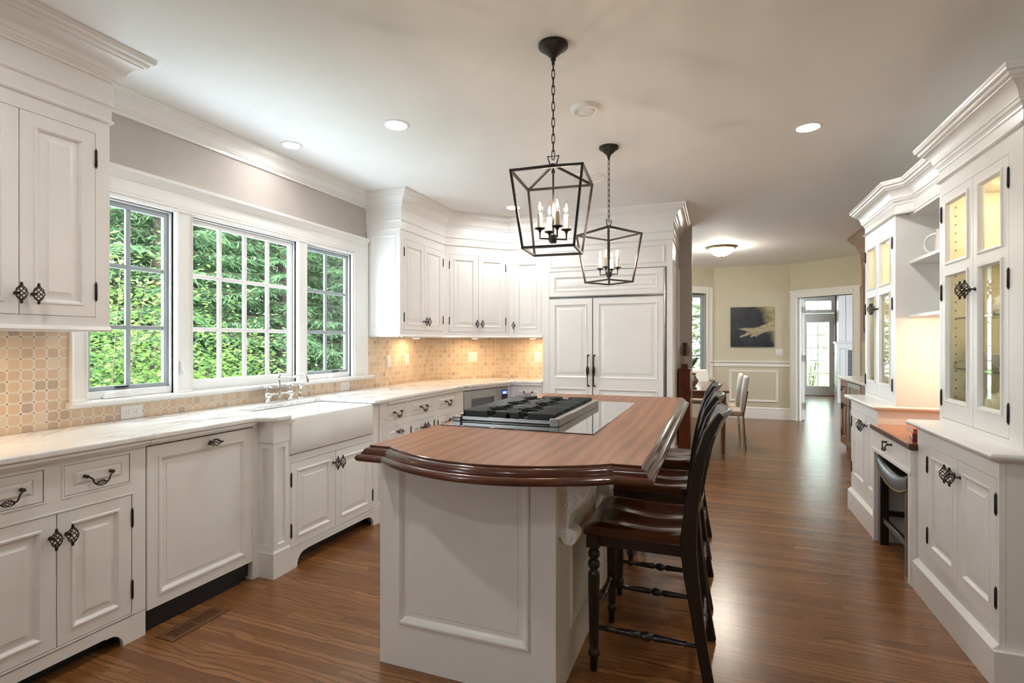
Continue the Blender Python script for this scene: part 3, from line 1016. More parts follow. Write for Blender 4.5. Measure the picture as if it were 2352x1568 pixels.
# garden door with transom at the end of the hall
t = thing('door_2', 'white garden door of ten lights under a two-light transom, far room', 'door', (2.03, 15.1, 0), 0, kind='structure')
mb = MB()
mb.grid(0.0, 0.7, 0.02, 2.05, [(0.105, 0.595, 0.24, 1.83)], 0.03, 0.075)
for z in (0.558, 0.876, 1.194, 1.512):
    mb.box(0.105, 0.595, 0.035, 0.07, z - 0.008, z + 0.008)
mb.box(0.342, 0.358, 0.035, 0.07, 0.24, 1.83)
mb.build('leaf', 'trim', t, bevel=0.004)
mb = MB()
mb.grid(-0.11, 0.745, 0, 2.5, [(0.0, 0.7, -0.1, 2.055), (0.07, 0.63, 2.14, 2.36)], -0.025, 0.02)
mb.box(0.342, 0.358, 0.0, 0.05, 2.14, 2.36)
mb.build('frame', 'trim', t, bevel=0.004)
mb = MB(); mb.box(0.105, 0.595, 0.05, 0.054, 0.24, 1.83); mb.box(0.07, 0.63, 0.05, 0.054, 2.14, 2.36); mb.build('pane', 'glass', t, smooth=False)
mb = MB(); mb.box(0.025, 0.065, 0.018, 0.03, 0.88, 1.12); mb.lathe([(0.02, 0), (0.022, 0.03), (0.001, 0.045)], 10, T(0.045, 0.03, 0.82) @ RX(90)); mb.build('handle', 'silver', t)
for z in (0.25, 1.03, 1.82):
    mb = MB(); mb.box(0.685, 0.71, 0.018, 0.03, z - 0.05, z + 0.05); mb.build('hinge', 'silver', t)
mb = MB(); mb.box(0.0, 0.7, -0.06, 0.1, 0, 0.018); mb.build('threshold', 'brown', t)
# ------------------------------------------------------------------ left run: base cabinets, dishwasher, sink, drawers
BF = -2.425
def under_mould(mb, x0, x1, pr=0.0):
    """two-step bed moulding under the counter"""
    mb.box(x0, x1, -0.034 - pr, 0.01, 0.874, 0.8855)
    mb.box(x0, x1, -0.020 - pr, 0.01, 0.862, 0.872)

def valance(mb, x0, x1, ztop, foot, zarch, y0=0.0, y1=0.02, rad=0.06):
    """bottom rail cut out between two bracket feet"""
    pts = [(x0, 0), (x0 + foot * 0.72, 0)]
    for i in range(7):
        a = math.pi / 2 * i / 6
        pts.append((x0 + foot * 0.72 + rad * 0.95 * (1 - math.cos(a)), 0.005 + (zarch - 0.008) * math.sin(a)))
    pts += [(x0 + foot * 0.72 + rad + 0.012, zarch - 0.004), (x0 + foot * 0.72 + rad + 0.012, zarch)]
    pts += [(x1 - (p[0] - x0), p[1]) for p in pts[::-1]]
    pts += [(x1, ztop), (x0, ztop)]
    # split in three convex-ish strips: two feet and the bar between
    n = len(pts)
    lf = [p for p in pts[: (n - 2) // 2]] + [(pts[(n - 2) // 2 - 1][0], ztop), (x0, ztop)]
    mb.prism(lf, y0, y1, 'y')
    mb.prism([(x1 - (p[0] - x0), p[1]) for p in lf][::-1], y0, y1, 'y')
    xm = pts[(n - 2) // 2 - 1][0]
    mb.box(xm, x1 - (xm - x0), y0, y1, zarch, ztop)

# cabinet at the frame's left edge
U0, U1 = 0.964, 1.660
t = thing('base_cabinet', 'white base cabinet with two drawers over two doors, left of the dishwasher', 'cabinet', (BF, U0, 0), 90, 'white base cabinets')
W_ = U1 - U0
dr = [(0.066, 0.303, 0.714, 0.838), (0.371, 0.626, 0.714, 0.838)]
dh = (0.058, 0.636, 0.127, 0.655)
carcass(t, W_, 0.54, 0.115, 0.885, dr + [dh], extra=lambda mb: (under_mould(mb, 0, W_), valance(mb, 0, W_, 0.117, 0.135, 0.066)))
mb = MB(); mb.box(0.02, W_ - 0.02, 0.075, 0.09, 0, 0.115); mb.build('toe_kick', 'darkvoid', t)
xm = 0.347
door(t, dh[0], xm, dh[2], dh[3], RAISED, (xm - 0.022, 0.565), dh[0], hin=0.105)
door(t, xm, dh[1], dh[2], dh[3], RAISED, (xm + 0.034, 0.565), dh[1], hin=0.105)
for a in dr:
    d = door(t, *a, DRAWER, ((a[0] + a[1]) / 2 - 0.004, a[3] - 0.058), None, 'drawer', 'pull')

# dishwasher with a cabinet panel front
t = thing('dishwasher', 'dishwasher behind a white panelled front with a dark toe kick', 'dishwasher', (BF, 1.664, 0), 90)
mb = MB(); mb.rect(0.004, 0.594, 0.104, 0.852, FLATBOLD, True, 0.03); mb.build('front_panel', 'white', t, angle=20)
mb = MB(); mb.box(0.0, 0.595, 0.035, 0.55, 0.02, 0.865); mb.build('housing', 'blackplastic', t)
mb = MB(); mb.box(0.0, 0.54, 0.028, 0.034, 0.003, 0.10); mb.build('toe_kick', 'darkvoid', t)
put(KNOB, 'handle', t, (0.327, 0, 0.818), (0, 90, 0))
mb = MB(); under_mould(mb, 0, 0.595); mb.box(0, 0.595, 0, 0.02, 0.862, 0.885); mb.build('bed_moulding', 'white', t, smooth=False)
t2 = thing('floor_block', 'short raw wood block in the gap under the dishwasher front', 'block', (BF - 0.06, 2.235, 0), 90)
mb = MB(); mb.box(-0.03, 0.02, 0, 0.05, 0.0, 0.09); mb.build('block', 'ventwood', t2)

# sink cabinet with pilasters
SF = -2.32
S0 = 2.259
t = thing('sink_cabinet', 'white sink cabinet with corner pilasters and arched bracket feet', 'cabinet', (SF, S0, 0), 90, 'white base cabinets')
x = lambda Y_: Y_ - S0
mb = MB()
# body below and beside the sink
mb.grid(x(2.425), x(3.30), 0.10, 0.668, [(x(2.437), x(3.226), 0.126, 0.624)], 0, 0.02)
mb.box(x(2.425), x(3.30), 0.021, 0.62, 0.10, 0.655)
mb.box(x(3.232), x(3.30), 0.0, 0.62, 0.6685, 0.885); mb.box(x(3.30), x(3.376), 0.022, 0.62, 0.0, 0.885)
mb.box(x(2.325), x(2.412), 0.016, 0.62, 0.0, 0.885)
mb.box(x(2.259), x(2.305), 0.105, 0.62, 0.0, 0.885)      # stile next to the dishwasher, set back
valance(mb, x(2.425), x(3.30), 0.102, 0.085, 0.082, 0, 0.02, 0.07)
bead(mb, x(2.437), x(3.226), 0.126, 0.624, 0.004, 0.0015)
mb.build('body', 'white', t, angle=25)
def pilaster(x0, x1, yb=0.0):
    mb = MB()
    # plinth, recessed shaft, cap block
    mb.box(x0 - 0.006, x1 + 0.006, yb - 0.008, yb + 0.03, 0, 0.142)
    mb.loft([[(x0 - 0.006, yb - 0.008, 0.142), (x1 + 0.006, yb - 0.008, 0.142), (x1 + 0.006, yb + 0.03, 0.142), (x0 - 0.006, yb + 0.03, 0.142)],
             [(x0, yb - 0.001, 0.155), (x1, yb - 0.001, 0.155), (x1, yb + 0.03, 0.155), (x0, yb + 0.03, 0.155)]])
    mb.rect(x0, x1, 0.155, 0.76, [(0, yb - 0.002), (0.03, yb - 0.002), (0.032, yb + 0.010), (0.040, yb + 0.012)], True, yb + 0.03)
    mb.box(x0 - 0.002, x1 + 0.002, yb - 0.006, yb + 0.03, 0.762, 0.858)
    mb.box(x0 - 0.012, x1 + 0.012, yb - 0.014, yb + 0.03, 0.858, 0.87)
    mb.box(x0 - 0.020, x1 + 0.020, yb - 0.022, yb + 0.03, 0.87, 0.885)
    return mb.build('pilaster', 'white', t, angle=25)
pilaster(x(2.305), x(2.422))
# return face of the left pilaster, toward the dishwasher
mb = MB()
mm = T(x(2.305), 0, 0) @ RZ(-90)
mb.rect(-0.105, -0.004, 0.155, 0.76, [(0, -0.004), (0.03, -0.004), (0.032, 0.006), (0.04, 0.008)], True, 0.02, mm)
mb.box(-0.105, 0.006, -0.008, 0.02, 0.0, 0.142, mm)
mb.box(-0.105, 0.0, -0.004, 0.02, 0.142, 0.155, mm)
mb.box(-0.105, 0.004, -0.008, 0.02, 0.762, 0.858, mm)
mb.box(-0.105, 0.012, -0.016, 0.02, 0.858, 0.87, mm)
mb.box(-0.105, 0.020, -0.024, 0.02, 0.87, 0.885, mm)
mb.build('pilaster_return', 'white', t, angle=25)
pilaster(x(3.305), x(3.375), -0.004)
xm = x(2.828)
door(t, x(2.437), xm, 0.126, 0.624, RAISED, (xm - 0.024, 0.55), x(2.437), hin=0.1)
door(t, xm, x(3.226), 0.126, 0.624, RAISED, (xm + 0.024, 0.55), x(3.226), hin=0.1)
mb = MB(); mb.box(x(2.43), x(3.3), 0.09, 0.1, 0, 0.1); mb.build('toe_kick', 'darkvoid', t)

# fireclay sink
def rrect(x0, x1, y0, y1, r, z, n=5):
    l = []
    for cx_, cy_, a0 in ((x1 - r, y1 - r, 0), (x0 + r, y1 - r, 90), (x0 + r, y0 + r, 180), (x1 - r, y0 + r, 270)):
        for i in range(n + 1):
            a = R(a0 + 90 * i / n)
            l.append((cx_ + r * math.cos(a), cy_ + r * math.sin(a), z))
    return l
mb = MB()
X0, X1, Y0, Y1 = -2.80, -2.303, 2.416, 3.224
mb.loft([rrect(X0, X1 - 0.004, Y0 + 0.004, Y1 - 0.004, 0.02, 0.676), rrect(X0, X1, Y0, Y1, 0.022, 0.684), rrect(X0, X1, Y0, Y1, 0.022, 0.879), rrect(X0 + 0.004, X1 - 0.004, Y0 + 0.004, Y1 - 0.004, 0.02, 0.8855),
         rrect(X0 + 0.024, X1 - 0.03, Y0 + 0.024, Y1 - 0.024, 0.03, 0.8855), rrect(X0 + 0.03, X1 - 0.036, Y0 + 0.03, Y1 - 0.03, 0.03, 0.872), rrect(X0 + 0.036, X1 - 0.045, Y0 + 0.036, Y1 - 0.036, 0.04, 0.70), rrect(X0 + 0.06, X1 - 0.07, Y0 + 0.06, Y1 - 0.06, 0.03, 0.685)])
o = mb.build('apron_sink', 'fireclay', angle=45)
tag(o, 'white fireclay apron-front sink under the window', 'sink')

# drawer units right of the sink
DF = -2.312
def drawer_unit(y0, y1, label, rows, dbl=False):
    t = thing('base_cabinet', label, 'cabinet', (DF, y0, 0), 90, 'white base cabinets')
    w_ = y1 - y0
    holes = []
    carc = []
    for (a, b, z0, z1, kind) in rows:
        holes.append((a - y0, b - y0, z0, z1))
    carcass(t, w_, 0.60, 0.0, 0.885, holes, beads=False, extra=lambda mb: under_mould(mb, 0, w_))
    for (a, b, z0, z1, kind) in rows:
        a, b = a - y0, b - y0
        if kind == 'pull':
            door(t, a, b, z0, z1, DRAWER, ((a + b) / 2, z1 - 0.062), None, 'drawer', 'pull')
        elif kind == 'cup':
            door(t, a, b, z0, z1, DRAWER, ((a + b) / 2, z1 - 0.045), None, 'drawer', 'knob', krot=90)
        else:
            m_ = (a + b) / 2
            door(t, a, m_, z0, z1, RAISED, (m_ - 0.024, z1 - 0.07), a, hin=0.075)
            door(t, m_, b, z0, z1, RAISED, (m_ + 0.024, z1 - 0.07), b, hin=0.075)
    return t
drawer_unit(3.377, 3.694, 'narrow white drawer stack right of the sink, topped by a drawer with a bail pull',
            [(3.392, 3.660, 0.733, 0.855, 'pull'), (3.392, 3.660, 0.535, 0.685, 'cup'), (3.392, 3.660, 0.34, 0.50, 'cup'), (3.392, 3.660, 0.12, 0.31, 'cup')])
drawer_unit(3.695, 4.143, 'white base cabinet with one drawer over two doors, second right of the sink',
            [(3.730, 4.110, 0.733, 0.855, 'pull'), (3.730, 4.110, 0.12, 0.685, 'door')])
drawer_unit(4.144, 4.566, 'white base cabinet with a drawer, next to the built-in microwave',
            [(4.179, 4.540, 0.729, 0.853, 'pull'), (4.179, 4.540, 0.12, 0.670, 'door')])

# diagonal corner with the microwave
A0, A1 = Vector((DF, 4.567)), Vector((-2.10, YF))
ang = math.degrees(math.atan2(A1.y - A0.y, A1.x - A0.x))
Lc = (A1 - A0).length
t = thing('corner_base_cabinet', 'white corner base cabinet holding the microwave', 'cabinet', (A0.x, A0.y, 0), ang, 'white base cabinets')
MW = (0.085, Lc - 0.045, 0.42, 0.856)
carcass(t, Lc, 0.05, 0.0, 0.885, [MW], beads=False, extra=lambda mb: under_mould(mb, 0, Lc))
t = thing('microwave', 'stainless built-in microwave with dark window and blue display', 'microwave', (A0.x, A0.y, 0), ang)
mb = MB()
a, b, c, d = MW
a, b, c, d = a + 0.006, b - 0.006, c + 0.004, d - 0.004
split = b - 0.125
mb.grid(a, split - 0.004, c, d, [(a + 0.115, split - 0.125, c + 0.05, d - 0.085)], -0.004, 0.016)
mb.build('door', 'steel', t, bevel=0.004)
mb = MB(); mb.box(a + 0.1, split - 0.11, 0.004, 0.014, c + 0.04, d - 0.075); mb.build('window', 'blackglass', t)
mb = MB(); mb.box(split, b, -0.004, 0.016, c, d); mb.build('control_frame', 'steel', t, bevel=0.003)
mb = MB(); mb.box(split + 0.015, b - 0.012, -0.007, -0.003, c + 0.03, d - 0.035); mb.build('control_panel', 'blackplastic', t)
mb = MB(); mb.box(split + 0.02, b - 0.018, -0.0085, -0.006, d - 0.075, d - 0.045); mb.build('display', 'screen', t)
mb = MB()
for i, xx in enumerate((0.035, 0.053, 0.060, 0.072)):
    mb.box(split + xx, split + xx + (0.004 if i != 1 else 0.003), -0.0095, -0.0084, d - 0.068, d - 0.052)
mb.build('display_digits', 'digit', t)

# base under the short counter beside the refrigerator
t = thing('base_cabinet', 'small white base cabinet with one drawer, between microwave and refrigerator', 'cabinet', (-2.098, YF, 0), 0, 'white base cabinets')
W_ = 0.367
hh = [(0.065, 0.345, 0.735, 0.845), (0.065, 0.345, 0.12, 0.69)]
carcass(t, W_, 0.43, 0.0, 0.885, hh, extra=lambda mb: under_mould(mb, 0, W_))
door(t, *hh[0], DRAWER, (0.207, 0.795), None, 'drawer', 'pull')
door(t, *hh[1], RAISED, (0.10, 0.6), 0.345)

# ------------------------------------------------------------------ marble counter, one continuous slab round the sink
ce = -2.385
pts = [(WX + 0.012, 0.25), (ce, 0.25), (ce, 2.235), (-2.350, 2.262), (-2.300, 2.272), (-2.272, 2.292), (-2.272, 2.392), (-2.284, 2.404), (-2.300, 2.410), (-2.36, 2.420), (-2.76, 2.420), (-2.78, 2.44), (-2.78, 3.20), (-2.76, 3.22),
       (-2.36, 3.22), (-2.29, 3.214), (-2.278, 3.222), (-2.270, 3.235), (-2.262, 3.372), (-2.275, 3.385), (-2.272, 4.53), (-2.272, 4.56), (-2.062, 5.385), (-1.7305, 5.385), (-1.7305, 5.858), (-2.39, 5.858), (WX + 0.012, 5.19)]
mb = MB(); mb.prism(pts, 0.886, 0.915)
o = mb.build('marble_countertop', 'marble', bevel=0.008, seg=3, smooth=True)
tag(o, 'white marble countertop with grey veins running from the left edge to the refrigerator', 'countertop')

# ------------------------------------------------------------------ bridge faucet
t = thing('bridge_faucet', 'polished nickel bridge faucet with cross handles behind the sink', 'faucet', (-2.865, 2.90, 0.915), 0)
def post_prof(h):
    return [(0.001, 0), (0.026, 0), (0.026, 0.006), (0.018, 0.012), (0.012, 0.022), (0.013, 0.03), (0.022, 0.038), (0.024, 0.05), (0.018, 0.064), (0.011, 0.07), (0.011, 0.085), (0.007, 0.095), (0.007, h), (0.001, h + 0.002)]
for s_ in (-1, 1):
    mb = MB(); mb.lathe(post_prof(0.105), 18, T(0, s_ * 0.103, 0)); v = mb.build('valve', 'chrome', t)
    mb = MB()
    mb.lathe([(0.001, 0.10), (0.009, 0.102), (0.009, 0.112), (0.004, 0.118), (0.005, 0.126), (0.001, 0.129)], 12, T(0, s_ * 0.103, 0))
    for a in range(4):
        d = Vector((math.cos(R(a * 90 + 20)), math.sin(R(a * 90 + 20)), 0))
        p = Vector((0, s_ * 0.103, 0.107))
        mb.tube([p, p + d * 0.02, p + d * 0.028, p + d * 0.034], [0.0035, 0.004, 0.006, 0.002], 8)
    mb.build('cross_handle', 'chrome', v)
mb = MB()
mb.tube([(0, -0.085, 0.052), (0, -0.03, 0.056), (0, 0.03, 0.056), (0, 0.085, 0.052)], 0.0075, 10)
mb.lathe([(0.001, 0.018), (0.006, 0.022), (0.004, 0.03), (0.012, 0.04), (0.013, 0.06), (0.008, 0.072), (0.008, 0.09), (0.013, 0.096), (0.013, 0.104), (0.008, 0.112), (0.008, 0.15), (0.014, 0.156), (0.016, 0.166), (0.016, 0.18), (0.010, 0.19), (0.006, 0.196), (0.010, 0.205), (0.008, 0.213), (0.001, 0.217)], 16)
mb.build('bridge', 'chrome', t)
mb = MB()
mb.tube([(-0.03, 0, 0.172), (0.02, 0, 0.172), (0.10, 0, 0.171), (0.135, 0, 0.174), (0.165, 0, 0.188), (0.195, 0, 0.198), (0.220, 0, 0.196), (0.238, 0, 0.182), (0.246, 0, 0.16), (0.248, 0, 0.142)],
        [0.004, 0.009, 0.0085, 0.008, 0.008, 0.0085, 0.009, 0.0095, 0.010, 0.011], 12)
mb.build('spout', 'chrome', t)
t = thing('side_spray', 'polished nickel side spray right of the bridge faucet', 'sprayer', (-2.865, 3.10, 0.915), 0)
mb = MB(); mb.lathe([(0.001, 0), (0.024, 0), (0.024, 0.005), (0.014, 0.014), (0.011, 0.03), (0.012, 0.05), (0.009, 0.055), (0.009, 0.07), (0.001, 0.071)], 16); mb.build('spray_base', 'chrome', t)
mb = MB()
mb.lathe([(0.006, 0.07), (0.013, 0.078), (0.017, 0.09), (0.017, 0.10), (0.001, 0.106)], 14)
mb.tube([(0, 0, 0.098), (0.02, 0.012, 0.104), (0.034, 0.022, 0.10), (0.044, 0.028, 0.082)], [0.006, 0.006, 0.005, 0.004], 8)
mb.build('spray_head', 'chrome', t)

# ------------------------------------------------------------------ outlets and switches
def outlet(loc, rz, label, kind='outlet', w_=0.072, h_=0.116, gangs=1, horiz=False, cat='outlet', grp=None):
    t = thing('wall_outlet' if kind == 'outlet' else 'light_switch', label, cat, loc, rz, grp)
    if horiz:
        w_, h_ = h_, w_
    mb = MB(); mb.rect(-w_ / 2, w_ / 2, -h_ / 2, h_ / 2, [(0, 0), (0.0005, -0.004), (0.004, -0.006)], True, 0.003); mb.build('cover_plate', 'plate', t)
    for g in range(gangs):
        gx = (g - (gangs - 1) / 2) * 0.046
        if kind == 'outlet':
            for s_ in (-1, 1):
                ox, oz = (s_ * 0.02, 0) if horiz else (gx, s_ * 0.02)
                mb = MB(); mb.box(ox - 0.014, ox + 0.014, -0.0075, -0.005, oz - 0.014, oz + 0.014); r_ = mb.build('receptacle', 'plate', t, bevel=0.002)
                mb = MB()
                if horiz:
                    mb.box(ox - 0.001, ox + 0.006, -0.008, -0.0074, oz + 0.005, oz + 0.0075); mb.box(ox - 0.001, ox + 0.006, -0.008, -0.0074, oz - 0.0075, oz - 0.005); mb.box(ox - 0.0095, ox - 0.0055, -0.008, -0.0074, oz - 0.002, oz + 0.002)
                else:
                    mb.box(ox - 0.0075, ox - 0.005, -0.008, -0.0074, oz - 0.001, oz + 0.006); mb.box(ox + 0.005, ox + 0.0075, -0.008, -0.0074, oz - 0.001, oz + 0.006); mb.box(ox - 0.002, ox + 0.002, -0.008, -0.0074, oz - 0.0095, oz - 0.0055)
                mb.build('slots', 'slot', r_)
        else:
            mb = MB(); mb.rect(gx - 0.016, gx + 0.016, -0.033, 0.033, [(0, -0.005), (0.001, -0.008), (0.003, -0.009)], True, -0.004); mb.build('rocker', 'plate', t)
    return t
BX = WX + 0.012
outlet((BX, 1.955, 0.952), 90, 'white double outlet turned sideways, under the left end of the window stool', horiz=True)
outlet((BX, 3.735, 0.955), 90, 'white double outlet turned sideways, right of the side spray', horiz=True)
outlet((BX, 4.38, 1.145), 90, 'white switch plate on the tile, nearest the window', 'switch', cat='switch')
outlet((BX, 4.71, 1.150), 90, 'white outlet on the tile, second plate from the window', 'outlet')
dn = Vector((0.5903, 0.67)).normalized(); dm = Vector((WX, 5.2)) + dn * 0.52
outlet((dm.x + 0.67 * 0.012 * 1.1, dm.y - 0.59 * 0.012 * 1.1, 1.163), math.degrees(math.atan2(dn.y, dn.x)), 'white two-gang plate on the diagonal tile over the microwave', 'switch', w_=0.116, gangs=2, cat='switch')
outlet((-1.93, 5.858, 1.16), 0, 'white outlet on the tile beside the refrigerator', 'outlet')
outlet((1.02, 10.198, 1.155), 0, 'white double switch plate right of the painting', 'switch', w_=0.116, gangs=2, cat='switch')
# ------------------------------------------------------------------ wall cabinets
def wall_cab(label, loc, rz, w_, d_, doors, z0=1.39, zt=2.34, left_panel=False, trim_ends=(0, 0)):
    t = thing('wall_cabinet', label, 'cabinet', loc, rz, 'white wall cabinets')
    op = (doors[0][0], doors[-1][1], doors[0][2], doors[0][3])
    def ex(mb):
        mb.sweep([(-trim_ends[0], 0), (w_ + trim_ends[1], 0)] + ([(w_ + trim_ends[1], d_)] if trim_ends[1] else []), [(0, z0 - 0.012), (0.014, z0 - 0.012), (0.018, z0 - 0.004), (0.012, z0 + 0.006), (0.004, z0 + 0.01), (0, z0 + 0.012)])
        mb.box(0, w_, 0.02, d_, z0 - 0.01, z0)
        mb.box(0, w_, 0.004, d_, zt, H - 0.005)
    carcass(t, w_, d_, z0, zt, [op], beads=False, extra=ex)
    for x0, x1, a, b, kx, hx in doors:
        door(t, x0, x1, a, b, RAISED, (kx, a + 0.085), hx, hin=0.115)
    return t

L0 = 0.94
xm = 1.286 - L0
wall_cab('white two-door wall cabinet at the upper left, left of the window', (-2.62, L0, 0), 90, 1.628 - L0, 0.355,
         [(0.06, xm, 1.443, 2.275, xm - 0.012, 0.06), (xm, 0.629, 1.443, 2.275, xm + 0.046, 0.629)], trim_ends=(0, 0.0))
t = wall_cab('white two-door wall cabinet right of the window, with a panelled side', (UX, 4.058, 0), 90, UY1 - 4.058, 0.355,
         [(0.056, 0.417, 1.443, 2.262, 0.417 - 0.022, 0.056), (0.417, 0.785, 1.443, 2.262, 0.417 + 0.03, 0.785)])
mb = MB()
ms = T(0, 0, 0) @ RZ(-90)      # side toward the window: seen from -Y in the world
mb.rect(-0.352, 0.0, 1.39, 2.34, [(0, -0.010), (0.045, -0.010), (0.048, -0.014), (0.054, -0.014), (0.062, -0.006), (0.066, -0.002), (0.09, -0.008)], True, 0.0, ms)
mb.build('side_panel', 'white', t, angle=20)
D0, D1 = Vector((UX, UY1)), Vector((-2.107, YF))
angd = math.degrees(math.atan2(D1.y - D0.y, D1.x - D0.x))
Ld = (D1 - D0).length
wall_cab('white two-door diagonal wall cabinet in the corner', (D0.x, D0.y, 0), angd, Ld, 0.25,
         [(0.048, Ld / 2 + 0.002, 1.440, 2.25, Ld / 2 - 0.024, 0.048), (Ld / 2 + 0.002, Ld - 0.05, 1.440, 2.25, Ld / 2 + 0.036, Ld - 0.05)])
wall_cab('white single-door wall cabinet beside the refrigerator', (-2.107, YF, 0), 0, 0.378, 0.44, [(0.047, 0.362, 1.428, 2.228, 0.058, None)])

# under-cabinet pucks
def puck(label, loc, mat='puck', r=0.033, grp='under cabinet lamps'):
    t = thing('puck_light', label, 'lamp', loc, 0, grp)
    mb = MB(); mb.lathe([(0.001, 0.0), (r + 0.006, 0.0), (r + 0.006, -0.008), (r, -0.010), (r, -0.006), (0.001, -0.006)], 20); mb.build('rim', 'trim', t)
    mb = MB(); mb.lathe([(0.001, -0.0065), (r - 0.001, -0.0065), (r - 0.001, -0.009), (0.001, -0.009)], 20); mb.build('lens', mat, t)
    return t
puck('small lamp under the wall cabinet at the left edge', (-2.80, 1.12, 1.378))
puck('small lamp under the wall cabinet right of the window', (-2.80, 4.62, 1.378))
puck('small lamp under the diagonal wall cabinet', (-2.50, 5.36, 1.378))
puck('small lamp under the wall cabinet beside the refrigerator', (-1.92, 5.66, 1.378))

# ------------------------------------------------------------------ refrigerator and its surround
t = thing('refrigerator_surround', 'white panelled surround framing the refrigerator', 'cabinet', (-1.729, YF, 0))
mb = MB()
W_ = 1.729 - 0.395
mb.grid(0, W_, 0, 2.34, [(0.071, W_ - 0.058, -0.01, 2.080)], 0, 0.022)
mb.box(0, 0.07, 0.023, 0.9, 0, 2.34); mb.box(W_ - 0.057, W_, 0.023, 0.92, 0, 2.34); mb.box(0.07, W_ - 0.057, 0.023, 0.9, 2.085, 2.34)
mb.box(0, W_, 0.004, 0.9, 2.34, H - 0.005)
mb.build('body', 'white', t, angle=25)
mb = MB(); mb.rect(0.085, W_ - 0.075, 2.118, 2.298, [(0, -0.001), (0.002, -0.009), (0.010, -0.009), (0.016, -0.004), (0.02, -0.001), (0.03, -0.001), (0.05, -0.006)], True, 0.0); mb.build('over_panel', 'white', t, angle=20)
mb = MB(); mb.rect(0.05, 0.86, 0.2, 2.15, [(0, 0), (0.004, -0.012), (0.012, -0.016), (0.020, -0.006), (0.026, -0.002), (0.05, -0.002), (0.07, -0.005)], True, 0.003, T(W_, 0, 0) @ RZ(90)); mb.build('side_panel', 'white', t, angle=20)

t = thing('refrigerator', 'built-in refrigerator with white panelled doors and black handles', 'refrigerator', (-1.656, YF, 0))
W_ = 1.656 - 0.455
mb = MB(); mb.box(0.003, W_ - 0.003, 0.012, 0.6, 0.1, 2.074); mb.build('housing', 'blackplastic', t)
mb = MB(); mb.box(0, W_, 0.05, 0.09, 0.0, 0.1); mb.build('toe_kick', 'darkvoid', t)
FP = [(0, -0.008), (0.052, -0.008), (0.055, -0.013), (0.062, -0.013), (0.072, -0.005), (0.076, 0.0), (0.088, 0.0), (0.112, -0.007), (0.113, -0.008)]
mb = MB(); mb.rect(0.003, W_ - 0.028, 1.815, 2.070, [(0, -0.008), (0.05, -0.008), (0.052, -0.013), (0.059, -0.013), (0.067, -0.005), (0.072, 0.0), (0.082, 0.0), (0.1, -0.007)], True, 0.011); mb.build('grille_panel', 'white', t, angle=20)
mb = MB(); mb.box(0, W_ - 0.002, -0.012, 0.011, 1.803, 1.811); mb.box(0.0, W_ - 0.002, -0.006, 0.011, 1.787, 1.795); mb.box(W_ - 0.026, W_ - 0.006, -0.010, 0.012, 0.11, 2.072); mb.box(0, W_ - 0.002, -0.009, 0.011, 2.071, 2.078)
mb.build('steel_trim', 'steel', t, bevel=0.002)
for name, a, b, hx in (('left', 0.003, 0.464, 0.424), ('right', 0.474, W_ - 0.028, 0.488)):
    mb = MB()
    mb.rect(a, b, 0.905, 1.785, FP, True, 0.011)
    mb.rect(a, b, 0.105, 0.9055, FP, True, 0.011)
    d = mb.build('door', 'white', t, angle=20)
    mb = MB()
    z0, z1 = 0.880, 1.195
    for z in (z0, z1):
        mb.lathe([(0.001, 0), (0.011, 0), (0.011, 0.005), (0.006, 0.012), (0.006, 0.03), (0.001, 0.034)], 10, T(hx, -0.008, z) @ RX(90))
    zc = (z0 + z1) / 2
    mb.tube([(hx, -0.034, z0), (hx, -0.044, z0 + 0.02), (hx, -0.048, z0 + 0.07), (hx, -0.046, zc - 0.045)], 0.0055, 8)
    mb.tube([(hx, -0.034, z1), (hx, -0.044, z1 - 0.02), (hx, -0.048, z1 - 0.07), (hx, -0.046, zc + 0.045)], 0.0055, 8)
    birdcage(mb, 0.105, 0.0135, T(hx, -0.046, zc), 0.7, 7, 0.0026)
    mb.lathe([(0.001, zc - 0.045), (0.008, zc - 0.03), (0.010, zc), (0.008, zc + 0.03), (0.001, zc + 0.045)], 10, T(hx, -0.046, 0))
    mb.build('handle', 'bronze', d)

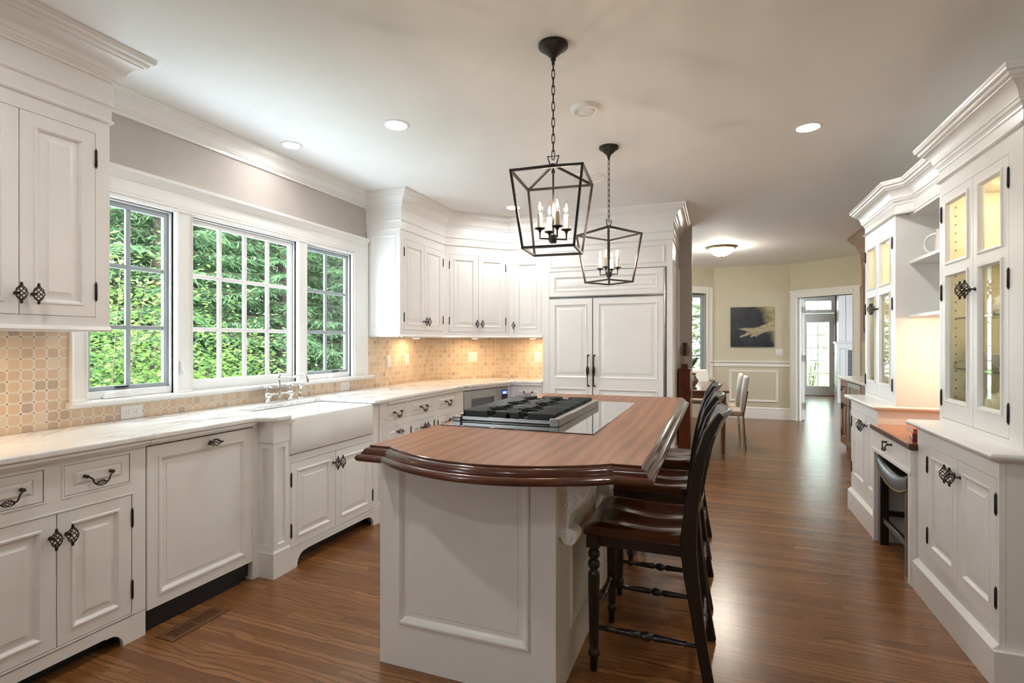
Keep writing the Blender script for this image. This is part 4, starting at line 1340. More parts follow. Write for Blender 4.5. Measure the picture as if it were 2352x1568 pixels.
# ------------------------------------------------------------------ pendants
def lantern(label, x_, y_, rz):
    t = thing('lantern_pendant', label, 'pendant lamp', (x_, y_, 0), rz, 'lantern pendants over the island')
    mb = MB(); mb.lathe([(0.001, H), (0.066, H), (0.067, H - 0.012), (0.063, H - 0.016), (0.056, H - 0.018), (0.035, H - 0.038), (0.018, H - 0.054), (0.012, H - 0.062), (0.012, H - 0.07), (0.007, H - 0.076), (0.007, H - 0.09), (0.001, H - 0.092)], 28)
    mb.build('canopy', 'lantern', t)
    zt, zb, ap = 2.07, 1.743, 2.128
    zh = 2.168
    mb = MB()
    n = 12
    z = H - 0.078
    step = (z - zh + 0.012) / n
    for i in range(n):
        c = z - step * (i + 0.5)
        pts = []
        hl = step * 0.66
        for k in range(12):
            a = 2 * math.pi * k / 12
            px, pz = 0.0068 * math.cos(a), hl * math.copysign(abs(math.sin(a)) ** 0.7, math.sin(a))
            pts.append((px, 0, c + pz) if i % 2 else (0, px, c + pz))
        mb.tube(pts, 0.0021, 5, closed=True)
    mb.build('chain', 'lantern', t)
    mb = MB()
    a, b = 0.155, 0.113
    w_ = 0.010
    ct = [Vector((sx * a, sy * a, zt)) for sx, sy in ((-1, -1), (1, -1), (1, 1), (-1, 1))]
    cb = [Vector((sx * b, sy * b, zb)) for sx, sy in ((-1, -1), (1, -1), (1, 1), (-1, 1))]
    for i in range(4):
        j = (i + 1) % 4
        for c in (ct, cb):
            e = (c[j] - c[i]).normalized() * w_ / 2
            mb.bar(c[i] - e, c[j] + e, w_)
        mb.bar(ct[i], cb[i], w_)
        mb.bar(ct[i], Vector((0, 0, ap)), w_ * 0.9)
    mb.tube([(-0.013, 0, ap - 0.002), (0.013, 0, ap - 0.002), (0.026, 0, zh), (-0.026, 0, zh)], 0.004, 6, closed=True)
    mb.lathe([(0.001, ap - 0.012), (0.014, ap - 0.01), (0.014, ap + 0.004), (0.001, ap + 0.006)], 12)
    mb.build('cage', 'lantern', t)
    mb = MB()
    mb.tube([(0, 0, ap), (0, 0, 1.80)], 0.0045, 8)
    mb.lathe([(0.001, 1.777), (0.015, 1.777), (0.016, 1.782), (0.015, 1.812), (0.008, 1.818), (0.001, 1.819)], 14)
    mb.lathe([(0.001, 2.085), (0.008, 2.09), (0.008, 2.105), (0.001, 2.11)], 10)
    rad = 0.062
    for k in range(4):
        an = R(k * 90 + 28)
        c, s_ = math.cos(an), math.sin(an)
        mb.tube([(0.01 * c, 0.01 * s_, 1.795), (rad * c, rad * s_, 1.795), (rad * c, rad * s_, 1.828)], 0, flat=(0.003, 0.0035))
        mb.lathe([(0.001, 1.822), (0.005, 1.824), (0.008, 1.832), (0.023, 1.838), (0.024, 1.841), (0.010, 1.842), (0.001, 1.842)], 14, T(rad * c, rad * s_, 0))
    mb.build('candle_arms', 'lantern', t)
    for k in range(4):
        an = R(k * 90 + 28)
        c, s_ = rad * math.cos(an), rad * math.sin(an)
        mb = MB(); mb.lathe([(0.001, 1.842), (0.0115, 1.842), (0.0115, 1.905), (0.009, 1.908), (0.001, 1.908)], 14); q = mb.build('candle_sleeve', 'candle', t); q.location = (c, s_, 0)
        mb = MB(); mb.lathe([(0.001, 0), (0.0075, 0.0), (0.011, 0.014), (0.0145, 0.026), (0.0125, 0.042), (0.007, 0.056), (0.0028, 0.068), (0.001, 0.08)], 14); b_ = mb.build('bulb', 'bulbglass', t); b_.location = (c, s_, 1.908)
        mb = MB(); mb.lathe([(0.0005, 0.010), (0.0045, 0.018), (0.006, 0.027), (0.0035, 0.038), (0.0006, 0.05)], 8); mb.build('filament', 'flame', b_)
    return t
lantern('black open-frame lantern pendant nearest the camera, upper centre', -0.684, 2.30, 5)
lantern('black open-frame lantern pendant farther back, in front of the refrigerator', -0.686, 3.64, 55)

# ------------------------------------------------------------------ ceiling fittings
def downlight(label, x_, y_, lens='lens', r=0.062):
    t = thing('recessed_light', label, 'recessed light', (x_, y_, H), 0, 'recessed ceiling lights')
    mb = MB(); mb.lathe([(r, 0.0), (r + 0.022, 0.0), (r + 0.021, -0.004), (r + 0.004, -0.006), (r, -0.002)], 32); mb.build('trim_ring', 'trim', t)
    mb = MB(); mb.lathe([(0.001, -0.0005), (r, -0.0005), (r, -0.003), (0.001, -0.003)], 32); mb.build('lens', lens, t)
    return t
downlight('lit recessed ceiling light over the sink window wall, leftmost', -2.69, 2.83, 'lensdim', r=0.05)
downlight('lit recessed ceiling light in the upper middle left, second from the left', -1.84, 2.80)
downlight('lit recessed ceiling light in front of the corner cabinets', -1.88, 4.93)
downlight('lit recessed ceiling light at the right, over the aisle', 0.536, 3.75)
downlight('lit recessed ceiling light behind the camera, over the island aisle', -0.55, -0.78)
downlight('added recessed ceiling light behind the camera, near the left counter', -1.84, 0.67)  # unseen lamp, added to brighten the left cabinets
downlight('added recessed ceiling light behind the camera, near the hutch side', 0.54, 1.6, 'lensdim')  # unseen lamp, added to raise the room's brightness
t = thing('ceiling_speaker', 'round white eyeball fitting on the ceiling beside the near pendant chain', 'ceiling fitting', (-0.696, 2.99, H))
mb = MB(); mb.lathe([(0.001, 0.0), (0.092, 0.0), (0.088, -0.01), (0.075, -0.022), (0.062, -0.024), (0.05, -0.012), (0.05, 0.0)], 36); mb.build('housing_ring', 'trim', t)
mb = MB(); mb.lathe([(0.05, -0.002), (0.046, -0.02), (0.03, -0.026), (0.001, -0.028)], 30); mb.build('eyeball', 'lensoff', t)
t = thing('flush_speaker', 'large flat round speaker grille on the ceiling behind the near lantern', 'ceiling fitting', (-0.97, 4.26, H))
mb = MB(); mb.lathe([(0.001, 0.0), (0.135, 0.0), (0.133, -0.006), (0.122, -0.008), (0.12, -0.004), (0.001, -0.004)], 40); mb.build('grille', 'trim', t)

t = thing('flush_ceiling_light', 'glowing glass bowl ceiling light with a brass rim over the breakfast table', 'ceiling light', (0.07, 8.02, H))
mb = MB(); mb.lathe([(0.001, 0), (0.20, 0), (0.205, -0.012), (0.195, -0.03), (0.18, -0.034), (0.001, -0.034)], 8, RZ(15)); mb.build('rim', 'nail', t, smooth=False)
mb = MB(); mb.lathe([(0.001, -0.035), (0.178, -0.035), (0.16, -0.06), (0.12, -0.095), (0.06, -0.125), (0.02, -0.13), (0.001, -0.13)], 8, RZ(15)); mb.build('bowl', 'bowl', t, smooth=False)
mb = MB(); mb.lathe([(0.001, -0.13), (0.012, -0.131), (0.008, -0.145), (0.001, -0.155)], 10); mb.build('finial', 'nail', t)
# ------------------------------------------------------------------ kitchen island
IX0, IX1, IY0, IY1 = -1.308, -0.551, 1.872, 3.90
t = thing('island', 'white panelled island cabinet with carved brackets under the wood top', 'island', (IX0, IY0, 0))
w_ = IX1 - IX0
mb = MB(); mb.box(0, w_, 0.012, IY1 - IY0, 0, 0.866); mb.build('body', 'white', t, bevel=0.002)
IPAN = [(0, 0.006), (0.0, -0.002), (0.002, -0.010), (0.010, -0.011), (0.018, -0.006), (0.026, 0.004), (0.030, 0.006), (0.046, 0.006), (0.05, 0.0035)]
mb = MB()
mb.grid(0, w_, 0, 0.866, [(0.089, 0.659, 0.18, 0.835)], 0, 0.012)
mb.rect(0.089, 0.659, 0.18, 0.835, IPAN, True)
mb.build('front_panel', 'white', t, angle=20)
SP = [(0.0, 0.0), (0.004, -0.006), (0.012, -0.010), (0.018, -0.006), (0.024, 0.0), (0.03, 0.002)]
ms = T(w_, 0, 0) @ RZ(90)
mb = MB()
Ls = IY1 - IY0
hol = [(0.20, 0.66, 0.18, 0.81), (0.88, 1.32, 0.18, 0.81), (1.54, 1.86, 0.18, 0.81)]
mb.grid(0, Ls, 0, 0.866, hol, -0.004, 0.0, ms)
for a in hol:
    mb.rect(*a, [(i, y - 0.004) for i, y in SP], True, None, ms)
mb.build('side_panel', 'white', t, angle=20)

def corbel(y_):
    """carved bracket: S-curved body, scroll at the foot, leaf carving on the cheek"""
    mb = MB()
    hw = 0.038
    body = [(0, 0.866), (0.13, 0.866), (0.134, 0.845), (0.130, 0.815), (0.121, 0.785), (0.107, 0.757), (0.088, 0.735), (0.068, 0.717), (0.052, 0.70), (0.042, 0.68), (0.036, 0.658), (0.034, 0.638), (0.03, 0.615), (0, 0.60)]
    P = lambda p, yy: (p[0], yy, p[1])
    loops = []
    for yy, s_ in ((-hw, 0.97), (-hw + 0.004, 1.0), (hw - 0.004, 1.0), (hw, 0.97)):
        loops.append([(x_ * s_, yy, z) for x_, z in body])
    mb.loft(loops)
    for k in range(-2, 3):      # scroll rolls
        mb.lathe([(0.001, -0.0085), (0.029, -0.0085), (0.032, -0.005), (0.032, 0.005), (0.029, 0.0085), (0.001, 0.0085)], 20, T(0.036, k * 0.016, 0.607) @ RX(90))
    for s_ in (-1, 1):          # spiral lines on the cheeks
        for (cx_, cz, r0, tn) in ((0.036, 0.607, 0.025, 1.9), (0.072, 0.818, 0.040, 2.2)):
            pts = [(cx_ + r0 * (1 - i / 42) * math.cos(i / 30 * tn * math.pi * 1.3), s_ * (hw + 0.0015 + (0.005 if cz < 0.7 else 0)), cz + r0 * (1 - i / 42) * math.sin(i / 30 * tn * math.pi * 1.3)) for i in range(37)]
            mb.tube(pts, 0.0026, 5)
        for (px, pz, an, L) in ((0.03, 0.765, 200, 0.03), (0.05, 0.765, 310, 0.032), (0.035, 0.74, 230, 0.03), (0.055, 0.745, 280, 0.028), (0.022, 0.71, 250, 0.03), (0.045, 0.715, 265, 0.03), (0.075, 0.765, 20, 0.03), (0.09, 0.785, 40, 0.03)):
            c, q = math.cos(R(an)), math.sin(R(an))
            mb.loft([[(px + c * L * u - q * v_, s_ * (hw + h_), pz + q * L * u + c * v_) for u, v_, h_ in ((0, 0, 0.001), (0.5, -w2, 0.001), (1, 0, 0.001), (0.5, w2, 0.001))] for w2 in (0.009,)] +
                    [[(px + c * L * u - q * v_, s_ * (hw + 0.005), pz + q * L * u + c * v_) for u, v_ in ((0.2, 0), (0.5, -0.004), (0.8, 0), (0.5, 0.004))]], (False, True))
    # raised leaf with scalloped edges down the face
    pts = body[2:9]
    for i in range(len(pts) - 1):
        a, b = Vector((pts[i][0], 0, pts[i][1])), Vector((pts[i + 1][0], 0, pts[i + 1][1]))
        for k in range(2):
            p = a.lerp(b, (k + 0.5) / 2)
            for yy, rr in ((0, 0.010), (-0.017, 0.008), (0.017, 0.008)):
                mb.lathe([(0.0005, -rr), (rr * 0.75, -rr * 0.6), (rr, 0), (rr * 0.75, rr * 0.6), (0.0005, rr)], 8, T(p.x, yy, p.z))
    for i in range(6):
        a = Vector((0.046 - 0.002 * i, 0, 0.69 - 0.009 * i))
        mb.box(a.x - 0.004, a.x + 0.004, -0.02, 0.02, a.z - 0.003, a.z + 0.003)
    o = mb.build('corbel', 'white', t, angle=40)
    o.location = (w_ + 0.004, y_ - IY0, 0)
for y_ in (1.955, 2.635, 3.32):
    corbel(y_)

# wood top with a double ogee edge and a bowed front
def bow():
    P = [(-1.270, 1.756), (-1.180, 1.754)]
    x0, x1 = -1.180, -0.324
    for i in range(1, 24):
        s_ = i / 24
        x_ = x0 + (x1 - x0) * s_
        y_ = 1.754 + 0.019 * s_ - 0.156 * math.sin(math.pi * s_) ** 0.86
        P.append((x_, y_))
    P += [(-0.324, 1.773), (-0.229, 1.776), (-0.229, 4.07), (-1.270, 4.04)]
    return P
outline = bow()      # counter-clockwise seen from above: 'out' is to the right of travel
EDGE = [(-0.02, 0.866), (0.034, 0.866), (0.041, 0.870), (0.045, 0.877), (0.044, 0.885), (0.039, 0.891), (0.033, 0.894), (0.027, 0.895), (0.027, 0.899),
        (0.023, 0.900), (0.022, 0.906), (0.017, 0.913), (0.010, 0.9175), (0.004, 0.919), (0.003, 0.9195), (0.003, 0.925), (0.0, 0.9265)]
t = thing('island_worktop', 'reddish brown wood island top with a bowed front and moulded edge', 'countertop', (0, 0, 0))
mb = MB(); mb.sweep(outline, EDGE, closed=True); o = mb.build('moulded_edge', 'edge', t, angle=28)
fix_normals(o)
mb = MB(); mb.prism([(p[0], p[1]) for p in outline], 0.869, 0.9266)
o = mb.build('slab', 'top', t, smooth=False)

# ------------------------------------------------------------------ cooktop
CZ = 0.9266
t = thing('gas_rangetop', 'six-burner gas rangetop with black grates set in black glass on the island', 'cooktop', (0, 0, CZ))
mb = MB(); mb.box(-1.25, -0.497, 2.285, 3.58, -0.001, 0.004); mb.build('glass_deck', 'blackglass', t, bevel=0.0015)
X0, X1, Y0, Y1 = -1.255, -0.69, 2.44, 3.32
mb = MB(); mb.box(X0 + 0.03, X1 - 0.03, Y0 + 0.02, Y1 - 0.01, 0.004, 0.012); mb.build('burner_pan', 'steel', t, bevel=0.003)
mb = MB()
mb.tube([(X0 + 0.045, Y0, 0.0195), (X1 - 0.02, Y0, 0.0195)], 0, flat=(0.005, 0.0085))
mb.build('front_rail', 'steel', t, bevel=0.002)
mb = MB()
mb.prism([(0.004, 0), (0.0, 0.004), (-0.012, 0.006), (-0.03, 0.012), (-0.034, 0.034), (-0.028, 0.041), (0.0, 0.041), (0.004, 0.036)][::-1], 0, 0.885, 'y', T(X1 + 0.0, Y0 - 0.02, 0) @ Matrix.Scale(1, 4)) if False else None
mb.box(X1 - 0.03, X1, Y0 - 0.022, Y1 + 0.0, 0.004, 0.042)
mb.box(X1 - 0.045, X1 - 0.001, Y0 - 0.030, Y0 - 0.006, 0.004, 0.041)
mb.build('side_rail', 'steel', t, bevel=0.003)
mb = MB(); mb.box(X0 - 0.0, X0 + 0.045, Y0 - 0.02, Y0 + 0.0, 0.004, 0.03); mb.box(X0, X0 + 0.012, Y0, Y1, 0.004, 0.03); mb.build('end_bracket', 'steel', t, bevel=0.003)
gx0, gx1, gy0, gy1 = -1.218, -0.728, 2.472, 3.30
cols = [gx0 + 0.155, gx1 - 0.165]
dy = (gy1 - gy0) / 3
for r_ in range(3):
    for c in cols:
        cyy = gy0 + dy * (r_ + 0.5)
        mb = MB()
        mb.lathe([(0.001, 0.012), (0.05, 0.012), (0.052, 0.016), (0.046, 0.022), (0.036, 0.024), (0.036, 0.028), (0.042, 0.029), (0.042, 0.034), (0.038, 0.036), (0.001, 0.036)], 24)
        b_ = mb.build('burner', 'cast', t); b_.location = (c, cyy, 0)
for r_ in range(3):
    mb = MB()
    y0, y1 = gy0 + dy * r_ + 0.004, gy0 + dy * (r_ + 1) - 0.004
    cyy = (y0 + y1) / 2
    zt, zb = 0.056, 0.026
    xm = (gx0 + gx1) / 2
    for i in range(7):
        yy = y0 + 0.006 + (y1 - y0 - 0.012) * i / 6
        hh = 0.062 ** 2 - (yy - cyy) ** 2
        cut = math.sqrt(hh) if hh > 0 else 0
        gap = 0.018 if cut == 0 else cut
        edges = [(gx0, cols[0] - gap), (cols[0] + gap, xm - 0.002), (xm + 0.002, cols[1] - gap), (cols[1] + gap, gx1)]
        for k, (a, b) in enumerate(edges):
            ends = i in (0, 6)
            z0 = 0.013 if ends else zb
            s0, s1 = (0.0, 0.008) if k % 2 == 0 else (0.008, 0.0)
            mb.loft([[(a, yy - 0.006, z0), (b, yy - 0.006, z0), (b - s1, yy - 0.006, zt - 0.003), (a + s0, yy - 0.006, zt - 0.003)],
                     [(a, yy - 0.003, z0), (b, yy - 0.003, z0), (b - s1, yy - 0.003, zt), (a + s0, yy - 0.003, zt)],
                     [(a, yy + 0.003, z0), (b, yy + 0.003, z0), (b - s1, yy + 0.003, zt), (a + s0, yy + 0.003, zt)],
                     [(a, yy + 0.006, z0), (b, yy + 0.006, z0), (b - s1, yy + 0.006, zt - 0.003), (a + s0, yy + 0.006, zt - 0.003)]])
    for c in cols:
        mb.tube([(c + 0.066 * math.cos(a), cyy + 0.066 * math.sin(a), 0.042) for a in (2 * math.pi * k / 28 for k in range(28))], 0, closed=True, flat=(0.004, 0.006))
    for a in (gx0 + 0.004, xm - 0.006, xm + 0.006, gx1 - 0.004):
        mb.bar((a, y0, 0.034), (a, y1, 0.034), 0.008, 0.018)
    mb.build('grate', 'cast', t, angle=30)

# ------------------------------------------------------------------ counter stools
FLUTED = [(0.001, 0), (0.0135, 0.001), (0.015, 0.004), (0.0165, 0.05), (0.0175, 0.056), (0.023, 0.062), (0.025, 0.072), (0.023, 0.082), (0.0185, 0.088), (0.0175, 0.094),
          (0.0185, 0.10), (0.0195, 0.16), (0.0215, 0.28), (0.0235, 0.37), (0.0235, 0.392), (0.022, 0.398), (0.016, 0.404), (0.015, 0.41), (0.022, 0.418), (0.0245, 0.43), (0.022, 0.442),
          (0.015, 0.45), (0.017, 0.455), (0.0225, 0.463), (0.0245, 0.473), (0.021, 0.484), (0.014, 0.491), (0.021, 0.497), (0.021, 0.503), (0.001, 0.504)]
def turned(L):
    return [(0.001, 0), (0.008, 0.001), (0.010, L * 0.12), (0.0125, L * 0.125), (0.0125, L * 0.14), (0.009, L * 0.15), (0.0125, L * 0.30), (0.0145, L * 0.42), (0.0095, L * 0.44), (0.012, L * 0.45), (0.0175, L * 0.475), (0.0185, L * 0.5),
            (0.0175, L * 0.525), (0.012, L * 0.55), (0.0095, L * 0.56), (0.0145, L * 0.58), (0.0125, L * 0.70), (0.009, L * 0.85), (0.0125, L * 0.86), (0.0125, L * 0.875), (0.010, L * 0.88), (0.008, L - 0.001), (0.001, L)]

def make_stool():
    t = thing('counter_stool', '', 'stool', (0, 0, 0), 0, 'dark counter stools along the island')
    # saddle seat
    n, m_ = 22, 20
    top, bot = [], []
    for j in range(m_ + 1):
        v = j / m_
        for i in range(n + 1):
            u = i / n
            y = -0.222 + 0.412 * v
            hw = 0.222 - 0.018 * v
            hw *= 1 - 0.05 * max(0, (v - 0.85) / 0.15) ** 2
            x_ = -hw + 2 * hw * u
            s_ = (u - 0.5) * 2
            dish = 0.020 * math.exp(-((abs(s_) - 0.42) / 0.42) ** 2) * math.exp(-((v - 0.58) / 0.34) ** 2) + 0.012 * math.exp(-((v - 0.72) / 0.36) ** 2) * (1 - s_ ** 4)
            e = max(0.0, abs(s_) - 0.93) / 0.07
            fr = max(0.0, 0.14 - v) / 0.14
            bk = max(0.0, v - 0.95) / 0.05
            z = 0.602 - dish - 0.012 * e ** 2 - 0.022 * fr ** 2 - 0.010 * bk ** 2
            top.append((x_, y, z))
            bot.append((x_ * 0.985, y * 0.985, 0.553))
    V = top + bot
    N = (n + 1) * (m_ + 1)
    F = []
    for j in range(m_):
        for i in range(n):
            a = j * (n + 1) + i
            F.append((a, a + 1, a + n + 2, a + n + 1))
            F.append((N + a, N + a + n + 1, N + a + n + 2, N + a + 1))
    ring = [i for i in range(n + 1)] + [j * (n + 1) + n for j in range(1, m_ + 1)] + [m_ * (n + 1) + i for i in range(n - 1, -1, -1)] + [j * (n + 1) for j in range(m_ - 1, 0, -1)]
    for k in range(len(ring)):
        a, b = ring[k], ring[(k + 1) % len(ring)]
        F.append((a, N + a, N + b, b))
    mb = MB(); mb.add(V, F); fix_normals(mb.build('seat', 'seatwood', t, angle=50))
    mb = MB()
    mb.box(-0.19, 0.19, -0.196, -0.176, 0.508, 0.554); mb.box(-0.19, 0.19, 0.15, 0.17, 0.508, 0.554)
    mb.box(-0.206, -0.186, -0.19, 0.17, 0.508, 0.554); mb.box(0.186, 0.206, -0.19, 0.17, 0.508, 0.554)
    mb.build('apron', 'blackwood', t, bevel=0.003)
    for s_ in (-1, 1):
        mb = MB(); mb.lathe(FLUTED, 48, flute=(0.098, 0.37, 12, 0.003)); mb.box(-0.026, 0.026, -0.026, 0.026, 0.503, 0.5535)
        l = mb.build('leg', 'blackwood', t, angle=50); l.location = (s_ * 0.198, -0.183, 0)
    path = [(0.262, 0.0), (0.235, 0.15), (0.212, 0.30), (0.192, 0.44), (0.183, 0.53), (0.184, 0.60), (0.193, 0.70), (0.208, 0.80), (0.228, 0.90), (0.254, 0.985), (0.286, 1.045), (0.300, 1.062)]
    for s_ in (-1, 1):
        mb = MB()
        loops = []
        for i, (y, z) in enumerate(path):
            hd = 0.020 + 0.010 * math.exp(-((z - 0.54) / 0.22) ** 2) - (0.006 if z > 1.03 else 0)
            p0, p1 = path[max(0, i - 1)], path[min(len(path) - 1, i + 1)]
            d = Vector((p1[0] - p0[0], p1[1] - p0[1])).normalized()
            nx, nz = d.y, -d.x
            a = 0.013
            loops.append([(-a, y - nx * hd, z - nz * hd), (a, y - nx * hd, z - nz * hd), (a, y + nx * hd, z + nz * hd), (-a, y + nx * hd, z + nz * hd)])
        mb.loft(loops)
        l = mb.build('leg', 'blackwood', t, bevel=0.006, angle=50); l.location = (s_ * 0.200, 0, 0)
    def rail_(z0, z1, th, bowd, name):
        mb = MB()
        loops = []
        def py(z):
            for (a, b), (c, d) in zip(path, path[1:]):
                if b <= z <= d:
                    return a + (c - a) * (z - b) / (d - b)
            return path[-1][0]
        for i in range(13):
            u = i / 12
            x_ = -0.19 + 0.38 * u
            bo = bowd * math.sin(math.pi * u)
            rise = 0.0
            l = []
            for z, o_ in ((z0, -th), (z0, th), ((z0 + z1) / 2, th), (z1 - 0.006, th * 1.2), (z1, 0.0), (z1 - 0.006, -th * 1.2), ((z0 + z1) / 2, -th)):
                zz = z + (rise if z > z0 else 0)
                l.append((x_, py(z) + bo + o_, zz))
            loops.append(l)
        mb.loft(loops)
        return mb.build(name, 'blackwood', t, angle=50)
    rail_(0.965, 1.062, 0.011, 0.035, 'crest_rail')
    rail_(0.66, 0.705, 0.010, 0.03, 'lower_rail')
    for x_ in (-0.09, 0.0, 0.09):
        mb = MB()
        bo = 0.033 * math.cos(x_ * 7)
        mb.tube([(x_, 0.189 + bo, 0.69), (x_, 0.208 + bo, 0.80), (x_, 0.228 + bo, 0.90), (x_, 0.25 + bo, 0.975)], 0, flat=(0.02, 0.006))
        mb.build('slat', 'blackwood', t, bevel=0.003)
    for s_ in (-1, 1):
        mb = MB(); mb.lathe(turned(0.40), 14, T(s_ * 0.198, -0.175, 0.176) @ RX(-90)); mb.build('stretcher', 'blackwood', t, angle=50)
    mb = MB(); mb.lathe(turned(0.38), 14, T(-0.19, -0.183, 0.225) @ RY(90)); mb.build('stretcher', 'blackwood', t, angle=50)
    mb = MB(); mb.lathe(turned(0.38), 14, T(-0.19, 0.232, 0.20) @ RY(90)); mb.build('stretcher', 'blackwood', t, angle=50)
    return t
st = make_stool()
for i, (y_, lb) in enumerate(((2.334, 'dark wood counter stool nearest the camera, its whole seat in view'), (3.02, 'dark wood counter stool in the middle of the three along the island'),
                              (3.67, 'dark wood counter stool farthest along the island, nearest the red cabinet'))):
    o = st if i == 0 else copy_tree(st)
    o.location = (-0.280 - 0.012 * i, y_, 0)
    o.rotation_euler = (0, 0, R(-90))
    o['label'] = lb

# floor register
t = thing('floor_register', 'brown wood louvered vent set in the floor below the dishwasher', 'vent', (-2.306, 1.81, 0.0), 91)
mb = MB(); mb.grid(-0.15, 0.15, -0.055, 0.055, [(-0.125, -0.005, -0.032, 0.032), (0.005, 0.125, -0.032, 0.032)], -0.004, 0.0005, RX(-90)); mb.build('frame', 'ventwood', t)
mb = MB(); mb.box(-0.126, 0.126, -0.033, 0.033, 0.0004, 0.0009); mb.build('duct', 'darkvoid', t)
mb = MB()
for k in range(22):
    x_ = -0.122 + 0.244 * k / 21
    mb.box(x_ - 0.0032, x_ + 0.0032, -0.033, 0.033, 0.0009, 0.003)
mb.build('louvers', 'ventwood', t)
# ------------------------------------------------------------------ hutch along the right wall (faces -X: local x runs toward -Y)
HF = 1.02          # base front plane
def hutch_base(y0, y1, label, dsplit, z1=0.868, ends=(True, True)):
    """y0 < y1 in world; local x = y1 - Y"""
    t = thing('base_cabinet', label, 'cabinet', (HF, y1, 0), -90, 'white hutch base cabinets')
    w_ = y1 - y0
    a, b, m_ = y1 - dsplit[1], y1 - dsplit[0], y1 - dsplit[2]
    z0, zt = 0.235, 0.80
    def ex(mb):
        mb.box(-0.004, w_ + 0.004, -0.024, 0.0, 0, 0.145)
        mb.loft([[(-0.004, -0.024, 0.145), (w_ + 0.004, -0.024, 0.145), (w_ + 0.004, 0.0, 0.145), (-0.004, 0.0, 0.145)], [(-0.002, -0.003, 0.165), (w_ + 0.002, -0.003, 0.165), (w_ + 0.002, 0.0, 0.165), (-0.002, 0.0, 0.165)]])
        mb.box(w_, w_ + 0.022, -0.024, 0.5, 0, 0.145)
    carcass(t, w_, 0.53, 0.0, z1, [(a, b, z0, zt)], beads=False, extra=ex)
    door(t, a, m_, z0, zt, RAISED, (m_ - 0.03, 0.725), a, hin=0.1)
    door(t, m_, b, z0, zt, RAISED, (m_ + 0.028, 0.725), b, hin=0.1)
    # counter with a rounded nosing over a cove
    NOSE = [(0.0, z1 - 0.002), (0.012, z1), (0.022, z1 + 0.008), (0.026, z1 + 0.010), (0.034, z1 + 0.012), (0.042, z1 + 0.020), (0.044, z1 + 0.028), (0.040, z1 + 0.036), (0.030, z1 + 0.0405), (0.0, z1 + 0.041)]
    mb = MB()
    mb.sweep([(0, 0.535), (0, 0), (w_, 0), (w_, 0.535)], NOSE)
    mb.box(0, w_, 0, 0.535, z1 - 0.002, z1 + 0.041)
    fix_normals(mb.build('counter', 'white', t, angle=30))
    return t
hutch_base(2.585, 3.475, 'white two-door base cabinet of the hutch, nearest the camera', (2.606, 3.325, 2.963))
hutch_base(4.235, 4.985, 'white two-door base cabinet at the far end of the hutch', (4.262, 4.96, 4.53))

